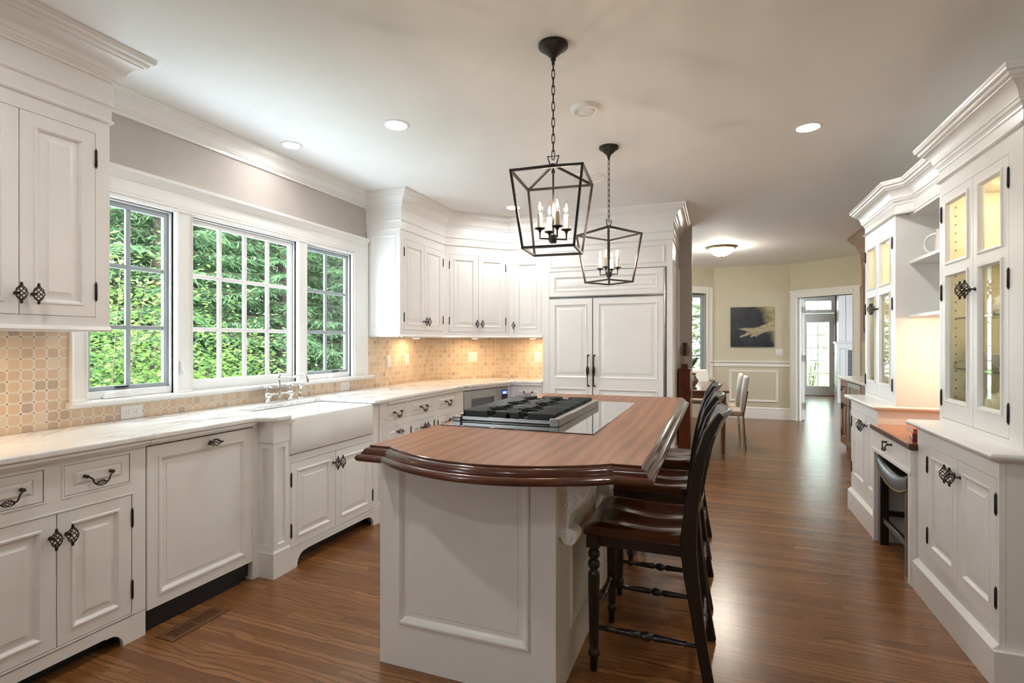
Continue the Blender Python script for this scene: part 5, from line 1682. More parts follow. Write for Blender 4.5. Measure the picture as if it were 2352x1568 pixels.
UF = 1.112         # glass cabinet front plane
def display(y0, y1, dsplit, label, knobs=True):
    t = thing('display_cabinet', label, 'cabinet', (UF, y1, 0), -90, 'white glass-door cabinets')
    w_ = y1 - y0
    z0, zt = 0.909, 2.17
    a, b, m_ = y1 - dsplit[1], y1 - dsplit[0], y1 - dsplit[2]
    mb = MB()
    mb.grid(0, w_, z0, zt, [(a, b, 0.935, 2.098)], 0, 0.02)
    mb.box(0, 0.022, 0.02, 0.43, z0, zt); mb.box(w_ - 0.022, w_, 0.02, 0.43, z0, zt)
    mb.box(0.022, w_ - 0.022, 0.02, 0.43, 2.10, zt); mb.box(0.022, w_ - 0.022, 0.02, 0.43, z0, 0.93)
    # frieze and small moulding above
    mb.box(0, w_, 0.0, 0.43, zt, 2.26)
    mb.build('body', 'white', t, angle=25)
    mb = MB()
    mb.box(0.0225, w_ - 0.0225, 0.415, 0.43, 0.931, 2.099)
    mb.box(0.0225, 0.026, 0.03, 0.415, 0.931, 2.099); mb.box(w_ - 0.026, w_ - 0.0225, 0.03, 0.415, 0.931, 2.099)
    mb.build('lining', 'cream', t, smooth=False)
    mb = MB()
    for sx in (0.0262, w_ - 0.0270):
        for yy in (0.06, 0.36):
            for k in range(24):
                z = 1.0 + k * 0.045
                mb.box(sx - 0.0004, sx + 0.0012, yy - 0.0035, yy + 0.0035, z - 0.0035, z + 0.0035)
    mb.build('shelf_pin_holes', 'slot', t)
    sh = []
    mb = MB(); mb.box(0.027, w_ - 0.027, 0.045, 0.41, 1.71, 1.728); mb.build('shelf', 'cream', t)
    for z in (1.19, 1.45):
        mb = MB(); mb.box(0.027, w_ - 0.027, 0.06, 0.41, z, z + 0.008); mb.build('glass_shelf', 'cabglass', t, smooth=False)
        mb = MB(); mb.box(0.027, w_ - 0.027, 0.057, 0.0599, z, z + 0.008); mb.build('glass_shelf_edge', 'shelfglass', t, smooth=False)
    for x0, x1, kx, hx in ((a, m_, m_ - 0.028, a), (m_, b, m_ + 0.024, b)):
        mb = MB()
        f0, f1 = x0 + GAP, x1 - GAP
        st_ = 0.058
        op = [(f0 + st_, f1 - st_, 1.035, 1.672), (f0 + st_, f1 - st_, 1.740, 2.045)]
        mb.grid(f0, f1, 0.937, 2.096, op, 0.0, 0.02)
        for o_ in op:
            mb.rect(o_[0] - 0.012, o_[1] + 0.012, o_[2] - 0.012, o_[3] + 0.012, [(0, 0), (0.001, -0.005), (0.005, -0.007), (0.012, -0.006), (0.018, 0.004), (0.020, 0.012)], False)
        d = mb.build('door', 'white', t, angle=20)
        mb = MB()
        for o_ in op:
            mb.box(o_[0] - 0.003, o_[1] + 0.003, 0.012, 0.015, o_[2] - 0.003, o_[3] + 0.003)
        mb.build('pane', 'cabglass', d, smooth=False)
        put(KNOB, 'knob', d, (kx, 0, 1.575))
        for z in (1.04, 1.59, 2.0):
            put(HINGE, 'hinge', d, (hx, 0, z))
    # lamps inside the top
    for xx in (w_ * 0.3, w_ * 0.7):
        mb = MB(); mb.lathe([(0.001, 2.0995), (0.03, 2.0995), (0.03, 2.090), (0.001, 2.090)], 18, T(xx, 0.22, 0)); mb.build('cabinet_lamp', 'cabpuck', t)
    for xx in (w_ * 0.5,):
        mb = MB(); mb.lathe([(0.001, 1.7098), (0.028, 1.7098), (0.028, 1.702), (0.001, 1.702)], 18, T(xx, 0.2, 0)); mb.build('cabinet_lamp', 'cabpuck', t)
    return t
display(2.63, 3.455, (2.738, 3.425, 3.062), 'white glass-door display cabinet on the hutch, nearest the camera')
display(4.20, 4.965, (4.262, 4.945, 4.62), 'white glass-door display cabinet at the far end of the hutch')

# open shelves between them
t = thing('open_shelves', 'open white shelves between the two glass cabinets, over the desk', 'shelf', (1.19, 4.20, 0), -90)
W_ = 4.20 - 3.455
mb = MB(); mb.box(0, W_, 0.33, 0.345, 0.772, 2.24); mb.build('back_panel', 'white', t)
for z in (1.49, 1.845):
    mb = MB(); mb.box(0.001, W_ - 0.001, 0.0, 0.33, z, z + 0.022); mb.build('shelf', 'white', t, bevel=0.003)
mb = MB(); mb.box(0.001, W_ - 0.001, 0.0, 0.33, 2.16, 2.24); mb.build('top_rail', 'white', t)
mb = MB(); mb.sweep([(0, 0.30), (W_, 0.30)], [(0, 0.868), (0.02, 0.872), (0.03, 0.885), (0.034, 0.895), (0.034, 0.905), (0, 0.909)]); fix_normals(mb.build('ledge', 'white', t))
mb = MB(); mb.box(0, W_, 0.30, 0.33, 0.772, 0.87); mb.build('upstand', 'white', t)
mb = MB(); mb.lathe([(0.001, 1.4895), (0.032, 1.4895), (0.032, 1.482), (0.001, 1.482)], 18, T(W_ * 0.5, 0.17, 0)); mb.build('shelf_lamp', 'shelfpuck', t)

# cornice of the whole hutch (stops short of the ceiling)
HC = [(0, 2.17), (0.008, 2.172), (0.014, 2.178), (0.012, 2.184), (0.004, 2.188), (0.001, 2.195), (0.001, 2.235)] + [(o_, z) for o_, z in crown_prof(2.236, 0.092, 2.39)[1:]] + [(0.06, 2.396), (0, 2.396)]
hp = [(1.54, 4.965), (UF, 4.965), (UF, 4.20), (1.20, 4.11), (1.20, 3.455), (UF, 3.455), (UF, 2.63), (1.54, 2.63)]
mb = MB(); mb.sweep(hp, HC, caps=False)
mb.prism([(p[0], p[1]) for p in hp], 2.36, 2.395)
o = fix_normals(mb.build('trim_9', 'white', angle=20)); struct(o, 'white cornice along the top of the hutch')

# desk
t = thing('built_in_desk', 'small built-in desk with an orange wood top between the hutch cabinets', 'desk', (0.99, 4.232, 0), -90)
W_ = 4.232 - 3.478
mb = MB()
mb.grid(0, W_, 0.60, 0.742, [(0.05, W_ - 0.062, 0.652, 0.735)], 0, 0.02)
mb.box(0, W_, 0.021, 0.5, 0.645, 0.742)
mb.box(0, 0.032, 0.0, 0.55, 0, 0.60); mb.box(W_ - 0.05, W_, 0.0, 0.55, 0, 0.60); mb.box(0, 0.032, 0.02, 0.55, 0.6, 0.645); mb.box(W_ - 0.05, W_, 0.02, 0.55, 0.6, 0.645); mb.box(0.032, W_ - 0.05, 0.50, 0.55, 0, 0.60)
mb.box(0.0, W_, -0.006, 0.0, 0.605, 0.628)
mb.build('body', 'white', t, bevel=0.002)
door(t, 0.05, W_ - 0.062, 0.652, 0.735, [(0, 0), (0.004, 0)], ((W_ - 0.012) / 2, 0.712), None, 'drawer', 'pull')
mb = MB()
mb.sweep([(0.0, 0.5), (0.0, 0), (W_, 0), (W_, 0.10)], [(0, 0.742), (0.004, 0.743), (0.006, 0.748), (0.012, 0.75), (0.013, 0.775), (0.010, 0.778), (0, 0.779)])
fix_normals(mb.build('top_edge', 'edge', t, angle=30))
mb = MB(); mb.box(0, W_, 0, 0.53, 0.743, 0.7792); mb.build('top', 'orange', t, smooth=False)
# book pile and pencil on the desk
def book(label, loc, rz, w_, h_, th, mat):
    t = thing('book', label, 'book', loc, rz, 'books on the desk')
    mb = MB(); mb.box(0, w_, 0, h_, 0, 0.003); mb.box(0, w_, 0, h_, th - 0.003, th); mb.box(0, 0.004, 0, h_, 0.003, th - 0.003); mb.build('cover', mat, t, bevel=0.001)
    mb = MB(); mb.box(0.004, w_ - 0.004, 0.004, h_ - 0.004, 0.0032, th - 0.0032); mb.build('pages', 'paper', t, smooth=False)
book('plum book lying on the desk beneath the orange one', (1.16, 3.50, 0.780), 78, 0.21, 0.15, 0.045, 'bookplum')
book('orange-red book on top of the plum book on the desk', (1.155, 3.51, 0.826), 84, 0.20, 0.14, 0.028, 'bookred')
t = thing('pen_rest', 'small silver pen lying against the books on the desk', 'pen', (1.105, 3.66, 0.79), 130)
mb = MB(); mb.tube([(-0.06, 0, 0.0), (0.05, 0, 0.02), (0.06, 0, 0.022)], [0.005, 0.005, 0.002], 8); mb.build('barrel', 'silver', t)

# black saddle stool in the kneehole
t = thing('saddle_stool', 'black leather saddle stool tucked under the built-in desk', 'stool', (1.20, 3.885, 0), -90)
mb = MB()
prof = []
for i in range(21):
    u = -1 + 2 * i / 20
    z = 0.535 + 0.060 * abs(u) ** 2.2
    prof.append((u * 0.292, z))
loops = []
for yy, in_ in ((-0.186, 0.030), (-0.196, 0.014), (-0.196, 0.0), (-0.190, -0.004)) if False else ((-0.19, 0.0),):
    pass
secs = [(-0.172, 0.0, 0.0), (-0.19, -0.010, 0.0), (-0.196, -0.03, 0.0), (-0.194, -0.095, 0.0)]
row = lambda yy, dz: [(x_, yy, z + dz) for x_, z in prof]
S = [row(-0.194, -0.105), row(-0.198, -0.06), row(-0.196, -0.03), row(-0.185, -0.008), row(-0.15, 0.004), row(0, 0.012), row(0.15, 0.004), row(0.185, -0.008), row(0.196, -0.03), row(0.198, -0.06), row(0.194, -0.105)]
V = [p for r_ in S for p in r_]
n = len(prof)
F = [(i * n + j, i * n + j + 1, (i + 1) * n + j + 1, (i + 1) * n + j) for i in range(len(S) - 1) for j in range(n - 1)]
for e in (0, n - 1):
    F.append(tuple(i * n + e for i in range(len(S))))
F += [tuple([0 * n + j, (len(S) - 1) * n + j, (len(S) - 1) * n + j + 1, 0 * n + j + 1]) for j in range(n - 1)]
mb.add(V, F); fix_normals(mb.build('seat', 'leather', t, angle=60))
mb = MB()
for j in range(0, 41):
    u = -1 + 2 * j / 40
    z = 0.535 + 0.060 * abs(u) ** 2.2 - 0.098
    mb.lathe([(0.0005, 0), (0.0042, 0.0005), (0.003, 0.003), (0.0005, 0.004)], 6, T(u * 0.285, -0.1965, z) @ RX(90))
mb.build('nailheads', 'nail', t)
for sx in (-1, 1):
    for sy in (-1, 1):
        mb = MB(); mb.box(-0.024, 0.024, -0.024, 0.024, 0, 0.50); l = mb.build('leg', 'blackwood', t, bevel=0.003); l.location = (sx * 0.262, sy * 0.168, 0)
for sy in (-1, 1):
    mb = MB(); mb.box(-0.24, 0.24, sy * 0.168 - 0.012, sy * 0.168 + 0.012, 0.15, 0.185); mb.build('stretcher', 'blackwood', t, bevel=0.002)
for sx in (-1, 1):
    mb = MB(); mb.box(sx * 0.262 - 0.012, sx * 0.262 + 0.012, -0.146, 0.146, 0.19, 0.225); mb.build('stretcher', 'blackwood', t, bevel=0.002)

# crockery and ornaments
t = thing('pitcher', 'white porcelain pitcher on the upper open shelf', 'pitcher', (1.345, 4.065, 1.867), 0)
mb = MB(); mb.lathe([(0.001, 0), (0.058, 0), (0.062, 0.008), (0.060, 0.06), (0.055, 0.12), (0.052, 0.16), (0.056, 0.172), (0.052, 0.174), (0.047, 0.16), (0.05, 0.02), (0.001, 0.015)], 32); mb.build('jug', 'porcelain', t)
mb = MB(); d = Vector((-0.84, 0.54, 0))
mb.tube([d * (0.052 + 0.062 * math.sin(math.pi * i / 14) ** 0.8) + Vector((0, 0, 0.15 - 0.125 * i / 14 + 0.012 * math.sin(math.pi * i / 14 * 2))) for i in range(15)], 0.0072, 10); mb.build('handle', 'porcelain', t)
def vessel(name, label, cat, loc, prof, mat='porcelain', grp=None):
    mb = MB(); mb.lathe(prof, 36); o_ = mb.build(name, mat, angle=40); o_.location = loc
    return tag(o_, label, cat, grp)
# wavy lidded bowl on the top shelf
mb = MB()
def wav(r, z, k, am):
    return [((r + am * math.sin(9 * a + k)) * math.cos(a), (r + am * math.sin(9 * a + k)) * math.sin(a), z + 0.006 * math.sin(9 * a + k)) for a in (2 * math.pi * i / 72 for i in range(72))]
lo = [wav(0.05, 0.006, 0, 0)]
for i in range(7):
    lo += [wav(0.07 + 0.004 * (i % 2) - 0.0006 * i * i, 0.012 + 0.018 * i, i * 1.7, 0.003), wav(0.076 - 0.0006 * i * i, 0.024 + 0.018 * i, i * 1.7 + 0.8, 0.003)]
lo.append(wav(0.045, 0.145, 0, 0.0))
mb.loft(lo); o = mb.build('ribbed_bowl', 'porcelain', angle=50); o.location = (1.30, 2.93, 1.7285)
tag(o, 'white wavy ribbed jar on the top shelf of the near glass cabinet', 'jar')
vessel('stone_knob', 'small brown pebble beside the wavy ribbed jar', 'pebble', (1.205, 3.03, 1.7285), [(0.001, 0), (0.018, 0.002), (0.023, 0.014), (0.016, 0.026), (0.001, 0.029)], 'pine')
# shell / coral ornament on the glass shelf
mb = MB()
for i in range(9):
    a = R(-70 + 17.5 * i)
    d = Vector((math.cos(a) * -0.5, math.cos(a) * 0.5, math.sin(a)))
    mb.tube([(0, 0, 0.07), tuple(d * 0.03 + Vector((0, 0, 0.07))), tuple(d * 0.065 + Vector((-0.01, 0, 0.07))), tuple(d * 0.085 + Vector((-0.03, 0, 0.07)))], [0.02, 0.016, 0.010, 0.003], 8)
mb.lathe([(0.001, 0), (0.035, 0), (0.045, 0.03), (0.03, 0.07), (0.001, 0.08)], 16)
mb.lathe([(0.001, -0.07), (0.03, -0.05), (0.05, 0.0), (0.055, 0.03), (0.03, 0.06), (0.001, 0.07)], 20, T(0.03, -0.05, 0.075) @ RX(60))
o = mb.build('shell_ornament', 'coral', angle=60); o.location = (1.27, 2.90, 1.458)
tag(o, 'spiky white seashell ornament on the upper glass shelf of the near cabinet', 'ornament')
PL = [(0.001, 0.004), (0.06, 0.003), (0.066, 0.006), (0.10, 0.014), (0.13, 0.02), (0.131, 0.023), (0.10, 0.018), (0.065, 0.010), (0.001, 0.008)]
for k in range(5):
    vessel('plate', 'white dinner plate stacked on the lower glass shelf of the near cabinet', 'plate', (1.32, 3.00, 1.1985 + 0.008 * k), PL, grp='plates on the lower glass shelf')
BW = [(0.001, 0), (0.04, 0), (0.042, 0.006), (0.085, 0.035), (0.115, 0.07), (0.117, 0.074), (0.11, 0.07), (0.08, 0.038), (0.04, 0.012), (0.001, 0.01)]
vessel('bowl', 'wide white bowl on the floor of the near glass cabinet, camera side', 'bowl', (1.33, 2.90, 0.9315), [(r * 1.1, z * 1.6) for r, z in BW])
vessel('bowl', 'white bowl standing on the lower glass shelf of the near cabinet, window side', 'bowl', (1.33, 3.27, 1.1985), BW)
vessel('covered_crock', 'cream crock on the floor of the near glass cabinet, far side', 'crock', (1.30, 3.26, 0.9315), [(0.001, 0), (0.06, 0), (0.07, 0.02), (0.075, 0.09), (0.06, 0.13), (0.062, 0.135), (0.03, 0.15), (0.012, 0.155), (0.014, 0.17), (0.001, 0.172)], 'cream')
mb = MB()
for i in range(7):
    a = R(25 + 21 * i)
    mb.tube([(0, 0, 0), (0.02 * math.cos(a), 0.05 * math.cos(a), 0.05 * math.sin(a)), (0.02, 0.095 * math.cos(a), 0.10 * math.sin(a))], [0.012, 0.01, 0.004], 6)
o = mb.build('coral_branch', 'coral', angle=60); o.location = (1.27, 3.27, 1.458); tag(o, 'white coral branch on the upper glass shelf of the near cabinet, window side', 'coral')
vessel('vase', 'white vase in the far glass cabinet, upper glass shelf', 'vase', (1.28, 4.50, 1.458), [(0.001, 0), (0.04, 0), (0.06, 0.04), (0.055, 0.10), (0.025, 0.15), (0.03, 0.17), (0.025, 0.17), (0.001, 0.1)])
vessel('bowl', 'white bowl in the far glass cabinet, lower glass shelf', 'bowl', (1.30, 4.50, 1.1985), BW)

# ------------------------------------------------------------------ wet bar beyond the hutch
t = thing('bar_cabinet', 'brown wood bar base cabinet beyond the hutch, under a pale counter', 'cabinet', (1.47, 7.75, 0), -90)
W_ = 1.9
holes = [(0.06, 0.36, 0.665, 0.845), (0.06, 0.36, 0.115, 0.635)]
mb = MB(); mb.grid(0, W_, 0.08, 0.875, holes + [(0.40, 1.0, 0.10, 0.86)], 0, 0.02); mb.box(0, W_, 0.024, 0.64, 0.08, 0.875); mb.box(0.01, W_ - 0.01, 0.06, 0.08, 0, 0.08); mb.build('body', 'brown', t, angle=25)
d = door(t, *holes[0], DRAWER, (0.21, 0.785), None, 'drawer', 'pull', mat='brown')
d = door(t, *holes[1], RAISED, (0.325, 0.57), 0.06, mat='brown')
mb = MB(); mb.rect(0.405, 0.995, 0.105, 0.855, [(0, -0.004), (0.05, -0.004), (0.052, 0.004)], False, 0.02); mb.build('beverage_cooler_frame', 'steel', t)
mb = MB(); mb.box(0.45, 0.95, 0.004, 0.012, 0.15, 0.81); mb.build('beverage_cooler_window', 'blackglass', t)
mb = MB(); mb.box(-0.02, W_, -0.03, 0.64, 0.876, 0.908); mb.build('counter', 'marble', t, bevel=0.006)
t = thing('bar_wall_cabinet', 'brown wood wall cabinet with a crown beyond the hutch', 'cabinet', (1.72, 7.86, 0), -90)
W_ = 2.0
holes = [(0.05, 0.42, 1.40, 2.30), (0.42, 0.79, 1.40, 2.30)]
mb = MB(); mb.grid(0, W_, 1.35, 2.40, holes, 0, 0.02); mb.box(0, W_, 0.024, 0.39, 1.35, 2.40); mb.box(-0.01, W_, -0.012, 0.39, 1.335, 1.352)
mb.build('body', 'brown', t, angle=25)
mb = MB(); mb.sweep([(0, 0.39), (0, 0), (W_, 0)], [(0, 2.30), (0.012, 2.31), (0.006, 2.33), (0.006, 2.39), (0.014, 2.40), (0.012, 2.42)] + crown_prof(2.43, 0.13, H - 0.004)[1:] + [(0, H - 0.004)]); fix_normals(mb.build('crown', 'brown', t, angle=20))
for h_ in holes:
    door(t, *h_, RAISED, ((h_[0] + 0.03) if h_[0] > 0.2 else h_[1] - 0.03, 1.47), None, mat='brown')

# ------------------------------------------------------------------ narrow red cabinet with the pine cone sculpture
t = thing('red_cabinet', 'narrow dark red wood cabinet beside the refrigerator wall', 'cabinet', (-0.377, 5.97, 0))
mb = MB(); mb.box(0, 0.122, 0, 0.37, 0, 1.03); mb.build('body', 'redwood', t, bevel=0.003)
mb = MB(); mb.box(-0.001, 0.128, -0.008, 0.375, 1.03, 1.048); mb.build('top', 'redwood', t, bevel=0.004)
t = thing('pine_cone_sculpture', 'brown layered pine cone sculpture on a stem, standing on the red cabinet', 'sculpture', (-0.315, 6.06, 1.048))
mb = MB(); mb.box(-0.034, 0.034, -0.034, 0.034, 0, 0.048); mb.build('base', 'redwood', t, bevel=0.002)
mb = MB(); mb.tube([(0, 0, 0.048), (0, 0, 0.14)], 0.005, 8); mb.build('stem', 'nail', t)
mb = MB()
for i in range(9):
    z = 0.135 + i * 0.015
    rr = 0.03 + 0.034 * math.sin(math.pi * min(1, (i + 1.5) / 10))
    for k in range(9):
        a = 2 * math.pi * (k / 9 + i * 0.06)
        c, s_ = math.cos(a), math.sin(a)
        mb.loft([[(c * 0.008 - s_ * u, s_ * 0.008 + c * u, z + dz) for u, dz in ((-0.008, 0), (0.008, 0), (0.008, 0.008), (-0.008, 0.008))],
                 [(c * rr * 0.8 - s_ * u, s_ * rr * 0.8 + c * u, z + 0.004 + dz) for u, dz in ((-0.012, 0), (0.012, 0), (0.012, 0.006), (-0.012, 0.006))],
                 [(c * rr - s_ * u, s_ * rr + c * u, z + 0.008 + dz) for u, dz in ((-0.003, 0), (0.003, 0), (0.003, 0.003), (-0.003, 0.003))]])
mb.lathe([(0.001, 0.13), (0.014, 0.14), (0.016, 0.25), (0.03, 0.268), (0.02, 0.282), (0.001, 0.29)], 12)
mb.build('cone', 'pine', t, angle=30)

# ------------------------------------------------------------------ breakfast table, chairs, plant, painting
t = thing('breakfast_table', 'reddish wood breakfast table by the bay window', 'table', (-0.68, 7.55, 0))
mb = MB(); mb.box(-0.83, 0.83, -0.70, 0.88, 0.722, 0.748); mb.build('tabletop', 'tablewood', t, bevel=0.006)
mb = MB(); mb.box(-0.76, 0.76, -0.63, -0.605, 0.64, 0.722); mb.box(-0.76, 0.76, 0.79, 0.815, 0.64, 0.722); mb.box(-0.77, -0.745, -0.61, 0.80, 0.64, 0.722); mb.box(0.745, 0.77, -0.61, 0.80, 0.64, 0.722); mb.build('apron', 'tablewood', t)
for sx in (-1, 1):
    for yy in (-0.62, 0.80):
        mb = MB(); mb.loft([[(-a, -a, z), (a, -a, z), (a, a, z), (-a, a, z)] for z, a in ((0, 0.016), (0.45, 0.026), (0.722, 0.032))]); l = mb.build('leg', 'tablewood', t); l.location = (sx * 0.765, yy, 0)

def dining_chair(label, loc, rz):
    t = thing('dining_chair', label, 'chair', loc, rz, 'chairs round the breakfast table')
    mb = MB(); mb.box(-0.22, 0.22, -0.24, 0.20, 0.40, 0.47); mb.build('seat', 'beigeuphol', t, bevel=0.025, seg=3)
    mb = MB()
    mb.loft([[(-w2, 0.17 + o1, z), (w2, 0.17 + o1, z), (w2, 0.17 + o1 + d_, z), (-w2, 0.17 + o1 + d_, z)] for z, w2, o1, d_ in ((0.46, 0.21, 0.0, 0.05), (0.70, 0.215, 0.02, 0.055), (0.84, 0.205, 0.04, 0.055), (0.90, 0.18, 0.05, 0.05))])
    mb.build('backrest', 'uphol', t, bevel=0.02, seg=3)
    for sx in (-1, 1):
        for yy, lean in ((-0.21, 0.0), (0.20, 0.03)):
            mb = MB(); mb.tube([(sx * 0.20, yy + lean, 0), (sx * 0.20, yy, 0.41)] if yy < 0 else [(sx * 0.20, yy + lean, 0), (sx * 0.20, yy, 0.41), (sx * 0.20, yy + 0.05, 0.72)], 0.0115, 10); mb.build('leg', 'chrome', t)
    return t
dining_chair('white upholstered dining chair with steel legs at the near end of the table\'s right side', (0.12, 7.45, 0), -90)
dining_chair('white upholstered dining chair with steel legs, partly behind the nearer chair', (0.08, 7.98, 0), -90)
dining_chair('white dining chair in front of the bay window, behind the table', (-0.28, 8.72, 0), 8)

t = thing('orchid_plant', 'potted plant with broad green leaves in front of the bay window', 'plant', (-0.37, 8.05, 0.748))
mb = MB(); mb.lathe([(0.001, 0), (0.05, 0), (0.07, 0.12), (0.073, 0.125), (0.065, 0.12), (0.001, 0.10)], 20); mb.build('pot', 'porcelain', t)
mb = MB()
for k in range(8):
    a = R(k * 47); L = 0.13 + 0.06 * (k % 3); 
    pts = []
    for i in range(7):
        u = i / 6
        w2 = 0.045 * math.sin(math.pi * min(1, u * 0.92 + 0.06))
        r_, z = L * u, 0.12 + 0.36 * u * (1 - 0.45 * u) * (1 + 0.25 * (k % 2))
        c, s_ = math.cos(a), math.sin(a)
        pts.append([(c * r_ - s_ * w2, s_ * r_ + c * w2, z + 0.004), (c * r_, s_ * r_, z - 0.006), (c * r_ + s_ * w2, s_ * r_ - c * w2, z + 0.004), (c * r_, s_ * r_, z - 0.009)])
    mb.loft(pts)
mb.build('foliage', 'leafgreen', t, angle=60)
vessel('silver_vase', 'tarnished silver vase on the breakfast table, right beside the red cabinet', 'vase', (-0.262, 7.02, 0.748), [(0.001, 0), (0.04, 0), (0.045, 0.012), (0.02, 0.03), (0.028, 0.05), (0.055, 0.085), (0.058, 0.11), (0.03, 0.15), (0.022, 0.175), (0.04, 0.20), (0.034, 0.20), (0.001, 0.18)], 'silver')

t = thing('painting', 'dark blue and ochre painting with a pale brushed shape, over the chair rail', 'painting', (0.59, 10.185, 1.60))
mb = MB(); mb.box(-0.348, 0.348, -0.022, 0.014, -0.347, 0.347); mb.build('canvas', 'paint', t, smooth=False)

# ------------------------------------------------------------------ far room: mantel and curtain
t = thing('fireplace_mantel', 'white fireplace mantel with a dark stone slot in the far room', 'fireplace', (2.50, 13.5, 0))
mb = MB(); mb.box(0, 0.20, 0, 0.3, 0, 1.30); mb.box(0.20, 1.3, 0, 0.3, 1.16, 1.30); mb.rect(0.04, 0.17, 0.1, 1.2, [(0, 0), (0.01, -0.008), (0.02, 0)], False); mb.build('surround', 'trim', t, bevel=0.003)
mb = MB(); mb.box(-0.03, 1.35, -0.05, 0.3, 1.30, 1.345); mb.build('shelf', 'trim', t, bevel=0.008)
mb = MB(); mb.box(0.04, 1.2, 0.06, 0.3, 1.345, H - 0.002); mb.box(0.03, 0.12, 0.03, 0.06, 1.345, H - 0.002); mb.box(0.17, 0.26, 0.03, 0.06, 1.345, H - 0.002); mb.build('overmantel', 'trim', t, bevel=0.004)
mb = MB(); mb.box(0.201, 1.3, 0.05, 0.3, 0.02, 1.159); mb.build('stone_slip', 'stone', t)
t = thing('red_drape', 'dark red drape strip hanging right of the garden door in the far room', 'drape', (2.685, 14.75, 0))
mb = MB()
mb.loft([[(x_, 0.02 * math.sin(x_ * 90), z) for x_ in (0, 0.02, 0.04, 0.06, 0.08, 0.10)] + [(x_, 0.03 + 0.02 * math.sin(x_ * 90), z) for x_ in (0.10, 0.08, 0.06, 0.04, 0.02, 0)] for z in (0.42, 1.5, 2.45)])
mb.build('cloth', 'redwall', t)
# ------------------------------------------------------------------ garden
mb = MB(); mb.box(-60, -15, -12, 50, -0.9, -0.7); mb.box(-3.3, 30, 17.5, 45, -0.5, -0.2)  # ground near the house left out so the glow below lights the ceiling
o = mb.build('ground', 'grass', smooth=False); struct(o, 'lawn outside')

def np_mesh(name, V, F, mat):
    me = bpy.data.meshes.new(name)
    me.from_pydata(V, [], F)
    me.materials.append(M[mat])
    me.update()
    return me

def spruce_meshes(seed, hgt=9.0, low=0.2, dens=1.0, spread=2.4):
    r = random.Random(seed)
    V, F = [], []
    tw = MB()
    def spray(p, d, L, w_):
        """a needle-covered twig: two crossed tapering blades"""
        d = d.normalized()
        s_ = d.cross(Vector((0, 0, 1)))
        if s_.length < 1e-4:
            s_ = Vector((1, 0, 0))
        s_.normalize()
        u = s_.cross(d)
        for a in (s_, (u * 0.8 + s_ * 0.3).normalized()):
            b = len(V)
            q1, q2, q3 = p + d * L * 0.35, p + d * L * 0.75, p + d * L
            V.extend([tuple(p), tuple(q1 + a * w_), tuple(q2 + a * w_ * 0.7), tuple(q3), tuple(q2 - a * w_ * 0.7), tuple(q1 - a * w_)])
            F.append((b, b + 1, b + 2, b + 3, b + 4, b + 5))
    z = low
    while z < hgt - 0.3:
        t_ = 1 - z / hgt
        L = spread * t_ ** 0.75 + 0.25
        nb = r.randint(7, 9)
        a0 = r.uniform(0, 6.28)
        for k in range(nb):
            a = a0 + 2 * math.pi * k / nb + r.uniform(-0.25, 0.25)
            Lb = L * r.uniform(0.75, 1.12)
            dx, dy = math.cos(a), math.sin(a)
            pts = []
            n_ = 9
            for i in range(n_ + 1):
                u = i / n_
                pts.append(Vector((dx * Lb * u, dy * Lb * u, z + Lb * (0.16 * u - 0.42 * u ** 1.5 + 0.16 * u ** 3))))
            tw.tube(pts[::3], [0.014, 0.010, 0.006, 0.002], 4)
            m_ = int(Lb * 10 * dens)
            for i in range(m_):
                u = 0.15 + 0.85 * (i + r.random()) / m_
                p = pts[min(n_ - 1, int(u * n_))].lerp(pts[min(n_, int(u * n_) + 1)], u * n_ % 1)
                for s_ in (-1, 1):
                    d = Vector((dx * 0.75 - s_ * dy * 0.9, dy * 0.75 + s_ * dx * 0.9, r.uniform(-0.75, -0.05)))
                    Lt = (0.16 + 0.34 * (1 - u)) * r.uniform(0.6, 1.2) * min(1.3, 0.5 + Lb / 2)
                    nn = max(2, int(Lt / 0.06))
                    for j in range(nn):
                        pj = p + d * (Lt * j / nn) * 0.8
                        e = d + Vector((r.uniform(-.7, .7), r.uniform(-.7, .7), r.uniform(-.6, .3)))
                        spray(pj, e, r.uniform(0.07, 0.14), r.uniform(0.006, 0.012))
        z += r.uniform(0.2, 0.3)
    tr = MB(); tr.lathe([(0.16, -1.0), (0.14, 1.0), (0.09, hgt * 0.6), (0.01, hgt)], 10)
    tr.v += []
    b = len(tr.v)
    tr.f += [tuple(b + i for i in f) for f in tw.f]
    tr.v += tw.v
    return np_mesh('foliage', V, F, 'needle'), tr.mesh('trunk', M['bark'])

